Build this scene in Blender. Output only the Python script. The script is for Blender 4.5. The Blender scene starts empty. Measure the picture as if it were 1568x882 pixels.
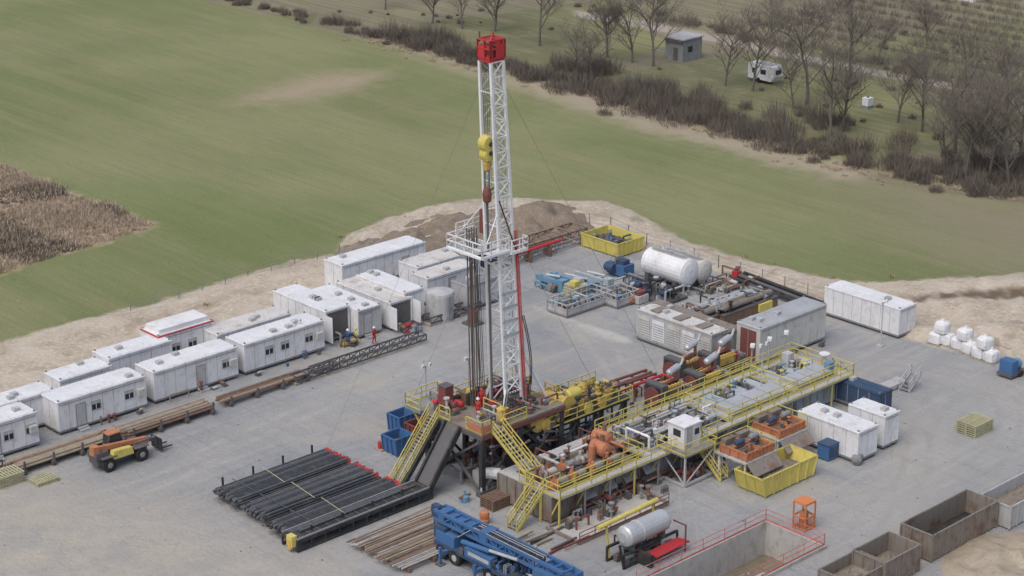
import bpy, math, random
import numpy as np
from mathutils import Vector, noise as mnoise
random.seed(7); np.random.seed(7)
H=72.0; P=math.radians(20); F=3050.0; TH=math.radians(43.3)
CA,SA=math.cos(TH),math.sin(TH)
# survey helper: image bearing -> site coordinates (u along the pad's long axis, v across it) on level z
def S(px,py,z=0.0):
    t=P+math.atan((py-441)/F); Y=(H-z)/math.tan(t)
    d=Y*math.cos(P)+(H-z)*math.sin(P); X=(px-784)/F*d
    return (X*CA+Y*SA, -X*SA+Y*CA)
def W(u,v): return (u*CA-v*SA, u*SA+v*CA)
def ZAT(u,v,py):
    X,Y=W(u,v); return H-Y*math.tan(P+math.atan((py-441)/F))
# ---------------------------------------------------------------- materials
MATS={}
class NT:
    def __init__(s,name):
        s.m=bpy.data.materials.new(name); s.m.use_nodes=True; s.t=s.m.node_tree; s.n=s.t.nodes; s.l=s.t.links
        s.b=s.n['Principled BSDF']; s.tc=s.n.new('ShaderNodeTexCoord')
    def map(s,sc=(1,1,1),rot=0):
        n=s.n.new('ShaderNodeMapping'); s.l.new(s.tc.outputs['Object'],n.inputs['Vector'])
        n.inputs['Scale'].default_value=sc; n.inputs['Rotation'].default_value=(0,0,rot); return n.outputs[0]
    def noise(s,scale,detail=5,vec=None,rough=.55,dist=0):
        n=s.n.new('ShaderNodeTexNoise'); n.inputs['Scale'].default_value=scale; n.inputs['Detail'].default_value=detail
        n.inputs['Roughness'].default_value=rough; n.inputs['Distortion'].default_value=dist
        s.l.new(vec if vec is not None else s.tc.outputs['Object'],n.inputs['Vector']); return n.outputs['Fac']
    def put(s,sock,v):
        if isinstance(v,(int,float)): sock.default_value=v
        elif isinstance(v,tuple): sock.default_value=(v[0],v[1],v[2],1)
        else: s.l.new(v,sock)
    def math(s,op,a,b=0.0,c=0.0,clamp=False):
        n=s.n.new('ShaderNodeMath'); n.operation=op; n.use_clamp=clamp
        s.put(n.inputs[0],a); s.put(n.inputs[1],b); s.put(n.inputs[2],c); return n.outputs[0]
    def ramp(s,f,lo,hi):
        n=s.n.new('ShaderNodeMapRange'); n.clamp=True; n.interpolation_type='SMOOTHSTEP'
        s.put(n.inputs[0],f); n.inputs[1].default_value=lo; n.inputs[2].default_value=hi; return n.outputs[0]
    def mix(s,f,a,b,mode='MIX'):
        n=s.n.new('ShaderNodeMix'); n.data_type='RGBA'; n.blend_type=mode
        s.put(n.inputs[0],f); s.put(n.inputs[6],a); s.put(n.inputs[7],b); return n.outputs[2]
    def attr(s,name):
        n=s.n.new('ShaderNodeAttribute'); n.attribute_name=name; return n.outputs['Fac']
    def bump(s,h,st,d=.1):
        n=s.n.new('ShaderNodeBump'); n.inputs['Strength'].default_value=st; n.inputs['Distance'].default_value=d
        s.l.new(h,n.inputs['Height']); s.l.new(n.outputs[0],s.b.inputs['Normal'])
def paint(name,col,dirt=(.16,.12,.08),amt=.5,rough=.6,metal=0.0,sc=1.2,var=.12,desat=.15):
    L_=.3*col[0]+.59*col[1]+.11*col[2]; col=tuple(c*(1-desat)+L_*desat for c in col)
    g=NT(name)
    n1=g.noise(sc,6,rough=.65); st=g.noise(3.0,4,g.map((1.5,1.5,.2)))
    k=g.ramp(n1,.47,.72); k2=g.ramp(st,.5,.78)
    f=g.math('MULTIPLY',g.math('MAXIMUM',k,k2),amt)
    dk=tuple(c*(1-2*var) for c in col); base=g.mix(g.noise(.35,3),dk,tuple(min(1,c*(1+var)) for c in col))
    g.l.new(g.mix(f,base,dirt),g.b.inputs['Base Color'])
    g.b.inputs['Roughness'].default_value=rough; g.b.inputs['Metallic'].default_value=metal; g.b.inputs['Specular IOR Level'].default_value=.3
    MATS[name]=g.m
paint('white',(.80,.81,.82),(.45,.40,.33),.45)
paint('roofwhite',(.76,.78,.80),(.40,.37,.33),.55,sc=.7)
paint('roofrust',(.66,.65,.62),(.32,.23,.17),.75,sc=.55)
paint('mastwhite',(.84,.86,.87),(.45,.43,.4),.3)
paint('cream',(.60,.60,.55),(.3,.26,.2),.45)
paint('lgrey',(.5,.51,.51),(.24,.2,.16),.55)
paint('grey',(.28,.29,.3),(.16,.13,.1),.6)
paint('dgrey',(.12,.12,.125),(.2,.16,.12),.5)
paint('black',(.04,.043,.047),(.16,.13,.1),.45)
paint('pipeblack',(.06,.068,.078),(.17,.16,.15),.5,rough=.45)
paint('pipegrey',(.12,.13,.145),(.2,.19,.18),.5,rough=.45)
paint('yellow',(.68,.57,.08),(.34,.26,.12),.45)
paint('amber',(.66,.44,.06),(.18,.13,.08),.6)
paint('orange',(.60,.21,.08),(.2,.13,.1),.6)
paint('blue',(.045,.16,.38),(.15,.15,.15),.45)
paint('lblue',(.12,.30,.46),(.3,.3,.29),.5)
paint('bluegrey',(.42,.49,.53),(.3,.29,.27),.5)
paint('dblue',(.04,.09,.18),(.14,.11,.09),.5)
paint('red',(.55,.04,.05),(.25,.1,.09),.4,desat=.05)
paint('rwpaint',(.62,.12,.11),(.6,.5,.45),.5)
paint('dred',(.25,.07,.06),(.13,.09,.08),.5)
paint('rust',(.24,.15,.10),(.12,.07,.05),.7)
paint('rustgrey',(.27,.24,.2),(.17,.09,.055),.9,sc=.6)
paint('brownpipe',(.30,.22,.16),(.15,.1,.07),.7)
paint('wood',(.42,.35,.25),(.2,.16,.12),.6)
paint('pallet',(.50,.48,.28),(.25,.22,.14),.6)
paint('concrete',(.50,.49,.46),(.28,.25,.21),.65)
paint('silver',(.60,.62,.63),(.35,.33,.3),.4,rough=.4,metal=.35)
paint('galv',(.48,.51,.53),(.28,.26,.23),.45,rough=.5,metal=.2)
paint('glass',(.04,.05,.06),(.14,.14,.14),.2,rough=.15)
paint('tyre',(.03,.03,.03),(.16,.13,.1),.45,rough=.9)
paint('mudwater',(.22,.19,.13),(.13,.11,.08),.7,rough=.25)
paint('sludge',(.26,.22,.17),(.14,.11,.09),.8,rough=.9)
paint('darksoil',(.23,.18,.13),(.36,.30,.22),.7,rough=1)
paint('bark',(.17,.15,.13),(.1,.085,.07),.6,rough=1)
paint('twig',(.21,.18,.15),(.13,.11,.095),.6,rough=1)
paint('bush',(.17,.14,.11),(.09,.075,.06),.8,rough=1,sc=.25)
paint('straw',(.52,.42,.30),(.33,.25,.17),.7,rough=1,sc=.2)
paint('skin',(.55,.35,.26),(.4,.25,.2),.1)
paint('hivis',(.72,.22,.05),(.4,.13,.06),.3)
paint('bluecloth',(.04,.09,.28),(.05,.06,.1),.2)
paint('redcloth',(.55,.03,.03),(.2,.03,.03),.2)
# ---------------------------------------------------------------- mesh builder (site coordinates)
class M:
    def __init__(s): s.v=[]; s.f=[]; s.k=[]; s.m=[]
    def mi(s,m):
        if m not in s.m: s.m.append(m)
        return s.m.index(m)
    def add(s,vs,fs,m):
        o=len(s.v); s.v.extend([tuple(x) for x in vs]); k=s.mi(m)
        for f in fs: s.f.append(tuple(i+o for i in f)); s.k.append(k)
    def hexa(s,p,m): s.add(p,[(0,3,2,1),(4,5,6,7),(0,1,5,4),(1,2,6,5),(2,3,7,6),(3,0,4,7)],m)
    def box(s,u0,u1,v0,v1,z0,z1,m):
        s.hexa([(u0,v0,z0),(u1,v0,z0),(u1,v1,z0),(u0,v1,z0),(u0,v0,z1),(u1,v0,z1),(u1,v1,z1),(u0,v1,z1)],m)
    def ob(s,c,sz,rot,m):
        a,b=math.cos(rot),math.sin(rot); x,y,z=[k/2 for k in sz]; P8=[]
        for dz in(-z,z):
            for dx,dy in((-x,-y),(x,-y),(x,y),(-x,y)): P8.append((c[0]+dx*a-dy*b,c[1]+dx*b+dy*a,c[2]+dz))
        s.hexa(P8,m)
    def beam(s,p,q,w,m,h=None):
        h=h or w; p=Vector(p);q=Vector(q); d=(q-p)
        if d.length<1e-6: return
        d.normalize(); up=Vector((0,0,1)) if abs(d.z)<.95 else Vector((1,0,0))
        a=d.cross(up).normalized(); b=a.cross(d).normalized(); a*=w/2; b*=h/2
        s.hexa([p-a-b,q-a-b,q+a-b,p+a-b,p-a+b,q-a+b,q+a+b,p+a+b],m)
    def lathe(s,p,d,prof,m,n=12):
        p=Vector(p);d=Vector(d).normalized(); up=Vector((0,0,1)) if abs(d.z)<.9 else Vector((1,0,0))
        a=d.cross(up).normalized(); b=a.cross(d).normalized(); vs=[];fs=[]
        for r,t in prof:
            for i in range(n):
                an=2*math.pi*i/n; vs.append(p+d*t+a*(r*math.cos(an))+b*(r*math.sin(an)))
        for j in range(len(prof)-1):
            for i in range(n): k=(i+1)%n; fs.append((j*n+i,j*n+k,(j+1)*n+k,(j+1)*n+i))
        fs.append(tuple(range(n-1,-1,-1))); fs.append(tuple((len(prof)-1)*n+i for i in range(n)))
        s.add(vs,fs,m)
    def cyl(s,p,q,r,m,n=8,r2=None):
        d=Vector(q)-Vector(p); s.lathe(p,d,[(r,0),(r if r2 is None else r2,d.length)],m,n)
    def pipe(s,pts,r,m,n=6):
        for a,b in zip(pts,pts[1:]): s.cyl(a,b,r,m,n)
    def rail(s,pts,m='yellow',h=1.1,w=.07,sp=1.8):
        for a,b in zip(pts,pts[1:]):
            a=Vector(a);b=Vector(b);L=(b-a).length;k=max(1,round(L/sp))
            for i in range(k+1):
                c=a.lerp(b,i/k); s.beam(c,c+Vector((0,0,h)),w,m)
            for hh in(h,h*.55): s.beam(a+Vector((0,0,hh)),b+Vector((0,0,hh)),w,m)
            s.beam(a+Vector((0,0,.08)),b+Vector((0,0,.08)),.03,m,.14)
    def stair(s,bot,top,w,m='yellow',tm='grey'):
        bot=Vector(bot);top=Vector(top); d=top-bot; dh=Vector((d.x,d.y,0)).normalized(); side=Vector((-dh.y,dh.x,0))*(w/2)
        for sg in(-1,1):
            a=bot+side*sg;b=top+side*sg; s.beam(a,b,.09,m,.25)
            for hh in(.95,.5): s.beam(a+Vector((0,0,hh)),b+Vector((0,0,hh)),.065,m)
            k=max(2,round(d.length/1.3))
            for i in range(k+1):
                c=a.lerp(b,i/k); s.beam(c,c+Vector((0,0,.95)),.065,m)
        n=max(3,int(d.z/.22))
        for i in range(n):
            c=bot+d*((i+.5)/n); s.ob(c,(.26,w-.1,.04),math.atan2(dh.y,dh.x),tm)
    # dense small machinery: motors, valves, pipe elbows, junction boxes, frames
    def kit(s,x0,x1,y0,y1,z,n,cols,k=1.0):
        R=random.uniform
        for _ in range(n):
            x,y=R(x0,x1),R(y0,y1); c=random.choice(cols); t=random.random(); ax=random.choice(((1,0,0),(0,1,0)))
            if t<.28:
                r=R(.12,.26)*k; L=R(.4,1.1)*k; zz_=z+r+R(.05,.5)*k; s.lathe((x,y,zz_),ax,[(r*.6,0),(r,.06),(r,L*.8),(r*.7,L*.82),(r*.3,L),(r*.3,L+.2)],c,10)
                s.box(x-.15,x+.3,y-.15,y+.3,z,zz_-r*.8,'dgrey')
            elif t<.5:
                r=R(.06,.14)*k; h=R(.5,1.3)*k; s.lathe((x,y,z),(0,0,1),[(r,0),(r,h*.4),(r*2,h*.41),(r*2,h*.48),(r,h*.5),(r,h*.9),(r*2.2,h*.92),(r*2.2,h)],c,8)
            elif t<.78:
                r=R(.04,.11)*k; h=R(.3,1.0)*k; L=R(.8,2.6)*k; a=(x,y,z); b=(x,y,z+h); d=(x+ax[0]*L,y+ax[1]*L,z+h); s.pipe([a,b,d,(d[0],d[1],z)],r,c,7)
            elif t<.9:
                a,b,h=R(.25,.7)*k,R(.2,.6)*k,R(.4,1.0)*k
                for i in(0,a):
                    for j in(0,b): s.beam((x+i,y+j,z),(x+i,y+j,z+h),.05,c)
                s.beam((x,y,z+h),(x+a,y,z+h),.05,c); s.beam((x,y+b,z+h),(x+a,y+b,z+h),.05,c); s.box(x+.03,x+a-.03,y+.03,y+b-.03,z+h*.3,z+h*.7,random.choice(cols))
            else:
                a,b,h=R(.15,.45)*k,R(.12,.4)*k,R(.25,.8)*k; s.box(x,x+a,y,y+b,z,z+h,c); s.box(x+.03,x+a-.03,y+.03,y+b-.03,z+h,z+h+.06,'dgrey')
    def openbox(s,u0,u1,v0,v1,z0,z1,m,inm,tp=.3,fill=.4,ribs=6,t=.08,tpv=0.0):
        o=[(u0+tp,v0+tpv,z0),(u1-tp,v0+tpv,z0),(u1-tp,v1-tpv,z0),(u0+tp,v1-tpv,z0),(u0,v0,z1),(u1,v0,z1),(u1,v1,z1),(u0,v1,z1)]
        s.add(o,[(0,1,5,4),(1,2,6,5),(2,3,7,6),(3,0,4,7),(0,3,2,1)],m)
        f=fill; q=tp*(1-f)+t; qv=tpv*(1-f)+t; zf=z0+(z1-z0)*f
        i=[(u0+q,v0+qv,zf),(u1-q,v0+qv,zf),(u1-q,v1-qv,zf),(u0+q,v1-qv,zf),(u0+t,v0+t,z1),(u1-t,v0+t,z1),(u1-t,v1-t,z1),(u0+t,v1-t,z1)]
        s.add(i,[(0,4,5,1),(1,5,6,2),(2,6,7,3),(3,7,4,0)],m); s.add(i[:4],[(0,1,2,3)],inm)
        s.add(o[4:]+i[4:],[(0,1,5,4),(1,2,6,5),(2,3,7,6),(3,0,4,7)],m)
        for a,b in((4,5),(5,6),(6,7),(7,4)): s.beam(o[a],o[b],.12,m)
        for j in range(ribs+1):
            k=j/ribs
            for a,b,c,d,off in((0,1,4,5,-.05),(3,2,7,6,.05)):
                p=Vector(o[a]).lerp(Vector(o[b]),k); r=Vector(o[c]).lerp(Vector(o[d]),k); p.y+=off;r.y+=off; s.beam(p,r,.1,m)
        for k in(.0,.33,.66,1):
            for a,b,c,d,off in((0,3,4,7,-.05),(1,2,5,6,.05)):
                p=Vector(o[a]).lerp(Vector(o[b]),k); r=Vector(o[c]).lerp(Vector(o[d]),k); p.x+=off;r.x+=off; s.beam(p,r,.1,m)
    def fin(s,name,rot=0.0,pivot=None,smooth=False):
        a=np.array(s.v,dtype=float)
        c=np.array([(a[:,0].min()+a[:,0].max())/2,(a[:,1].min()+a[:,1].max())/2,0.0]) if pivot is None else np.array([pivot[0],pivot[1],0.0])
        a-=c; me=bpy.data.meshes.new(name); me.from_pydata(a.tolist(),[],s.f)
        for k in s.m: me.materials.append(MATS[k])
        me.polygons.foreach_set('material_index',s.k)
        if smooth: me.polygons.foreach_set('use_smooth',[True]*len(s.f))
        me.update(); ob=bpy.data.objects.new(name,me); bpy.context.scene.collection.objects.link(ob)
        x,y=W(c[0],c[1]); ob.location=(x,y,c[2]); ob.rotation_euler=(0,0,TH+rot); return ob
def rect(N,R=None,L=None,z=0,lu=None,lv=None):
    u0,v0=S(*N,z); u1=S(*R,z)[0] if R else u0+lu; v1=S(*L,z)[1] if L else v0+lv
    return u0,u1,v0,v1
# ---------------------------------------------------------------- ground
pl=S(985,876); pf=S(1172,800); pr=S(1262,842)
PU0,PU1,PV0,PV1=pl[0]-2,pf[0],pr[1],pf[1]
def sdf(poly,pts):
    poly=np.array(poly); n=len(poly); d=np.full(len(pts),1e9); ins=np.zeros(len(pts),bool)
    for i in range(n):
        a=poly[i];b=poly[(i+1)%n]; e=b-a; w=pts-a
        t=np.clip((w@e)/max(e@e,1e-9),0,1); q=w-t[:,None]*e; d=np.minimum(d,np.hypot(q[:,0],q[:,1]))
        c=((a[1]<=pts[:,1])&(b[1]>pts[:,1]))|((b[1]<=pts[:,1])&(a[1]>pts[:,1]))
        with np.errstate(divide='ignore',invalid='ignore'):
            xi=a[0]+(pts[:,1]-a[1])/(b[1]-a[1])*e[0]
        ins^=c&(pts[:,0]<xi)
    return np.where(ins,d,-d)
def sline(line,pts):   # signed offset from an open polyline
    line=np.array(line); d=np.full(len(pts),1e9); sg=np.ones(len(pts))
    for a,b in zip(line,line[1:]):
        e=b-a; w=pts-a; t=np.clip((w@e)/(e@e),0,1); q=w-t[:,None]*e; dd=np.hypot(q[:,0],q[:,1]); c=np.sign(e[0]*w[:,1]-e[1]*w[:,0]); k=dd<d; d=np.where(k,dd,d); sg=np.where(k,c,sg)
    return d*sg
PO=lambda l:[S(*p) for p in l]
def smooth(pts,it=3):
    p=[np.array(x) for x in pts]
    for _ in range(it):
        q=[p[0]]
        for a,b in zip(p,p[1:]): q+= [a*.75+b*.25,a*.25+b*.75]
        p=q+[p[-1]]
    return p
gravel=PO([(-80,690),(100,622),(300,560),(430,500),(540,445),(640,415),(720,388),(800,372),(870,345),(930,360),(990,388),(1090,415),(1180,445),(1270,478),(1400,522),(1568,552),(1700,575),(1760,800),(1568,838),(1450,900),(1400,960),(-100,960)])
soil=PO([(-80,548),(0,525),(100,497),(200,473),(290,448),(380,420),(450,400),(520,388),(530,362),(590,335),(650,318),(720,305),(800,303),(870,308),(930,310),(975,325),(1010,350),(1060,372),(1120,392),(1200,412),(1300,432),(1400,430),(1500,424),(1600,418),(1900,430),(1900,1000),(-200,1000)])
field=PO([(-1500,-20),(200,-25),(330,5),(600,72),(780,120),(850,140),(1000,190),(1100,215),(1250,255),(1400,290),(1568,312),(1900,390),(1900,1000),(-1500,1000)])
reed=PO([(-90,232),(0,252),(80,285),(160,315),(240,346),(180,366),(80,395),(0,418),(-90,440)])
bare=PO([(365,158),(430,130),(500,113),(590,110),(565,130),(470,152)])
brownf=PO([(1300,270),(1568,308),(1800,340),(1800,440),(1540,410),(1410,350)])
lowdirt=PO([(-60,760),(60,740),(200,770),(330,800),(420,850),(480,900),(460,960),(-100,960)])
pale=PO([(795,466),(812,468),(975,522),(968,530),(950,528)])
edge=PO([(560,55),(780,108),(870,125),(1010,170),(1110,200),(1250,238),(1330,262),(1300,275),(1250,268),(1090,225),(990,200),(850,155),(760,125)])
path=PO([(880,15),(1020,38),(1120,58),(1260,90),(1568,150),(1568,160),(1260,100),(1100,66),(1000,46),(880,25)])
ditch=PO([(1395,458),(1480,450),(1600,446),(1600,456),(1480,462),(1400,466)])
lush=PO([(80,285),(240,346),(300,420),(500,370),(540,330),(300,270)])
def lines(lo,hi,step,extra,ins):
    a=list(np.arange(lo,hi,step)); o=[lo-x for x in extra][::-1]+a+[hi+x for x in extra]
    o=[x for x in o if all(abs(x-i)>.3 for i in ins)]+list(ins); return np.array(sorted(o))
ex=[10,30,70,150,350,800,2000,4500]
us=lines(0,400,1.5,ex,[PU0,PU1]); vs_=lines(-20,400,1.5,ex,[PV0,PV1])
U,V=np.meshgrid(us,vs_,indexing='ij'); pts=np.stack([U.ravel(),V.ravel()],1)
A={k:sdf(p,pts) for k,p in dict(gravel=gravel,soil=soil,field=field,reed=reed,bare=bare,brownf=brownf,lowdirt=lowdirt,pale=pale,edge=edge,path=path,ditch=ditch,lush=lush).items()}
A['trk1']=sline(smooth(PO([(-60,810),(250,745),(330,690),(560,590),(640,540),(740,500),(830,470),(900,500),(940,560),(960,600)])),pts)
A['trk2']=sline(smooth(PO([(1420,900),(1400,760),(1400,690),(1430,610),(1500,590),(1560,620),(1540,690),(1450,740),(1330,760),(1240,790)])),pts)
A['trk3']=sline(smooth(PO([(-60,860),(200,800),(330,830),(420,900)])),pts)
A['trk4']=sline(smooth(PO([(1700,700),(1560,600),(1440,560),(1320,545),(1240,600),(1390,640),(1420,700),(1340,790),(1290,860)])),pts)
zz=np.zeros(len(pts))
so=np.clip(A['soil']/2,0,1)*np.clip(-A['gravel']/2,0,1)*np.clip(-A['lowdirt'],0,1)
for i in np.nonzero(so>0)[0]:
    p=pts[i]; zz[i]=so[i]*(.4+.8*mnoise.noise(Vector((p[0]*.2,p[1]*.2,0)))+.4*mnoise.noise(Vector((p[0]*.7,p[1]*.7,3))))
zz=np.clip(zz,0,None)
nu,nv=len(us),len(vs_); faces=[]
for i in range(nu-1):
    for j in range(nv-1):
        if us[i]>=PU0-1e-6 and us[i+1]<=PU1+1e-6 and vs_[j]>=PV0-1e-6 and vs_[j+1]<=PV1+1e-6: continue
        faces.append((i*nv+j,(i+1)*nv+j,(i+1)*nv+j+1,i*nv+j+1))
me=bpy.data.meshes.new('ground'); me.from_pydata(np.column_stack([pts,zz]).tolist(),[],faces)
for k,d in A.items():
    at=me.attributes.new(k,'FLOAT','POINT'); at.data.foreach_set('value',np.clip(d,-30,30).astype(np.float32))
me.polygons.foreach_set('use_smooth',[True]*len(faces))
g=NT('ground_surface'); n_big=g.noise(.05,5); n_mid=g.noise(.3,6,rough=.65); n_fin=g.noise(2.2,6,rough=.7); n_fine=g.noise(9,4,rough=.8)
def mask(name,amp,w,nz=None):
    nz=nz or n_mid
    return g.ramp(g.math('ADD',g.attr(name),g.math('MULTIPLY',g.math('SUBTRACT',nz,.5),amp)),-w,w)
def M3(a,b): return g.math('MULTIPLY',a,b)
# gardens beyond the hedge, distance haze painted in as lighter ground colours
mead=g.mix(g.ramp(g.noise(.03,4),.4,.62),(.17,.175,.095),(.26,.265,.125))
mead=g.mix(g.ramp(n_mid,.45,.75),mead,(.26,.23,.155))
plots=g.n.new('ShaderNodeTexVoronoi'); plots.inputs['Scale'].default_value=1.0; g.l.new(g.map((.018,.035,1)),plots.inputs['Vector'])
sepc=g.n.new('ShaderNodeSeparateColor'); g.l.new(plots.outputs['Color'],sepc.inputs[0])
mead=g.mix(M3(g.ramp(sepc.outputs[0],.35,.4),.6),mead,(.25,.215,.165))
rowv=g.noise(1.0,3,g.map((1.1,.03,1))); mead=g.mix(M3(g.ramp(rowv,.48,.6),.4),mead,(.125,.125,.08))
mead=g.mix(mask('path',3,1.0),mead,(.38,.34,.28))
# crop field, drilled in rows along v
crop=g.mix(g.ramp(g.noise(.022,5,rough=.6),.36,.64),(.175,.205,.085),(.25,.262,.13))
st=g.noise(1.0,5,g.map((.3,.012,1)),rough=.6); crop=g.mix(M3(g.ramp(st,.38,.68),.5),crop,(.275,.262,.15))
st2=g.noise(1.0,3,g.map((2.4,.06,1))); crop=g.mix(M3(g.ramp(st2,.42,.66),.25),crop,(.13,.165,.06))
st3=g.noise(1.0,4,g.map((.1,.02,1),.12),rough=.65); crop=g.mix(M3(g.ramp(st3,.45,.7),.4),crop,(.145,.175,.07))
crop=g.mix(M3(g.ramp(n_fin,.45,.75),.45),crop,(.265,.245,.155))
crop=g.mix(M3(mask('lush',10,6),.4),crop,(.14,.19,.065))
sx=g.n.new('ShaderNodeSeparateXYZ'); g.l.new(g.tc.outputs['Object'],sx.inputs[0])
uu=g.math('ADD',sx.outputs[0],M3(g.noise(.02,2),3.0))
def tram(src,period,off,w):
    mm=g.math('ABSOLUTE',g.math('SUBTRACT',g.math('MODULO',src,period),off)); return g.math('SUBTRACT',1.0,g.ramp(g.math('ABSOLUTE',g.math('SUBTRACT',mm,.95)),.05,w))
crop=g.mix(M3(M3(tram(uu,21.0,10.0,.5),g.ramp(n_mid,.3,.6)),.4),crop,(.26,.225,.14))
crop=g.mix(M3(tram(sx.outputs[1],170.0,40.0,.5),.3),crop,(.26,.225,.14))
crop=g.mix(M3(mask('brownf',16,15),.8),crop,(.27,.23,.17))
crop=g.mix(M3(mask('bare',9,5),.85),crop,(.38,.31,.225))
col=g.mix(mask('field',3,1.2),mead,crop)
col=g.mix(M3(mask('edge',9,3.5),.85),col,g.mix(n_fin,(.32,.27,.2),(.46,.40,.31)))
col=g.mix(mask('reed',5,1.2),col,g.mix(g.ramp(n_mid,.35,.65),(.28,.2,.14),(.48,.39,.28)))
soilc=g.mix(g.ramp(n_mid,.35,.68),(.52,.455,.365),(.40,.335,.255)); soilc=g.mix(g.ramp(n_fin,.42,.7),soilc,(.60,.54,.455))
soilc=g.mix(M3(g.ramp(g.noise(.14,5,rough=.7),.53,.67),.65),soilc,(.31,.25,.18))
soilc=g.mix(M3(g.ramp(g.noise(.2,5,rough=.7),.54,.68),.45),soilc,(.24,.25,.13))
soilc=g.mix(mask('ditch',2,.7),soilc,(.16,.12,.085))
col=g.mix(mask('soil',4,.6),col,soilc)
gr=g.mix(g.ramp(n_big,.35,.65),(.27,.283,.295),(.335,.345,.35)); gr=g.mix(M3(g.ramp(n_mid,.4,.7),.5),gr,(.38,.38,.37))
gr=g.mix(M3(g.ramp(n_fin,.42,.75),.45),gr,(.21,.217,.225)); gr=g.mix(M3(g.ramp(n_fine,.5,.75),.4),gr,(.43,.43,.42))
gr=g.mix(M3(g.ramp(g.noise(.5,6,rough=.7,dist=.5),.56,.7),.35),gr,(.2,.2,.2))
tr=g.noise(1.0,5,g.map((.05,.9,1)),dist=.6); gr=g.mix(M3(g.ramp(tr,.5,.64),.35),gr,(.42,.41,.385))
tr2=g.noise(1.0,5,g.map((.8,.06,1),.35),dist=.8); gr=g.mix(M3(g.ramp(tr2,.52,.66),.3),gr,(.225,.225,.222))
gr=g.mix(M3(g.ramp(g.noise(.09,4),.5,.68),.5),gr,(.42,.385,.325))
for k,(nm,lo_) in enumerate((('trk1',0),('trk2',1),('trk3',0),('trk4',1))):
    d_=g.math('ABSOLUTE',g.math('ADD',g.attr(nm),M3(g.math('SUBTRACT',n_big,.5),3.0)))
    wheel=g.math('SUBTRACT',1.0,g.ramp(g.math('ABSOLUTE',g.math('SUBTRACT',d_,1.0)),.12,.5)); band=g.math('SUBTRACT',1.0,g.ramp(d_,1.5,4.5))
    gr=g.mix(M3(band,.3),gr,(.42,.40,.355)); gr=g.mix(M3(M3(wheel,g.ramp(n_mid,.35,.6)),.2 if lo_ else .4),gr,(.26,.25,.235) if lo_ else (.44,.42,.38))
gr=g.mix(M3(mask('lowdirt',16,7),.75),gr,g.mix(g.ramp(n_mid,.35,.65),(.48,.43,.345),(.36,.345,.31)))
gr=g.mix(M3(mask('pale',1.5,.5),.7),gr,(.55,.53,.49))
col=g.mix(mask('gravel',4,1.2),col,gr)
g.l.new(col,g.b.inputs['Base Color']); g.b.inputs['Roughness'].default_value=.95; g.b.inputs['Specular IOR Level'].default_value=.15
g.bump(g.math('ADD',n_fin,M3(n_mid,2.0)),.6,.25)
me.materials.append(g.m); me.update(); ob=bpy.data.objects.new('ground',me); ob.rotation_euler=(0,0,TH); bpy.context.scene.collection.objects.link(ob)
# ---------------------------------------------------------------- soil mounds
def mound(N,su,sv,h,seed,mat='darksoil'):
    m=M(); c=S(*N); n=34; vs=[];fs=[]
    for i in range(n):
        for j in range(n):
            x=(i/(n-1)*2-1);y=(j/(n-1)*2-1); r=math.hypot(x,y)
            z=h*max(0,1-r**1.6)*(1+.6*mnoise.noise(Vector((x*3+seed,y*3,0))))+(.55*h*mnoise.noise(Vector((x*6,y*6,seed)))*max(0,1-r)); z=z-.15
            vs.append((c[0]+x*su+.5*mnoise.noise(Vector((x*6,y*6,9))),c[1]+y*sv,z))
    for i in range(n-1):
        for j in range(n-1): fs.append((i*n+j,(i+1)*n+j,(i+1)*n+j+1,i*n+j+1))
    m.add(vs,fs,mat); m.fin('soil_mound',smooth=True)
mound((645,378),9,6,1.7,1); mound((818,345),9,8,1.9,5); mound((740,345),8,5,1.1,8); mound((565,380),5,3,.9,3,'sludge'); mound((695,350),7,6,1.2,12)
mound((1550,512),9,5,.6,14,'wood'); mound((1560,868),7,6,1.0,19,'wood')
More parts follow.
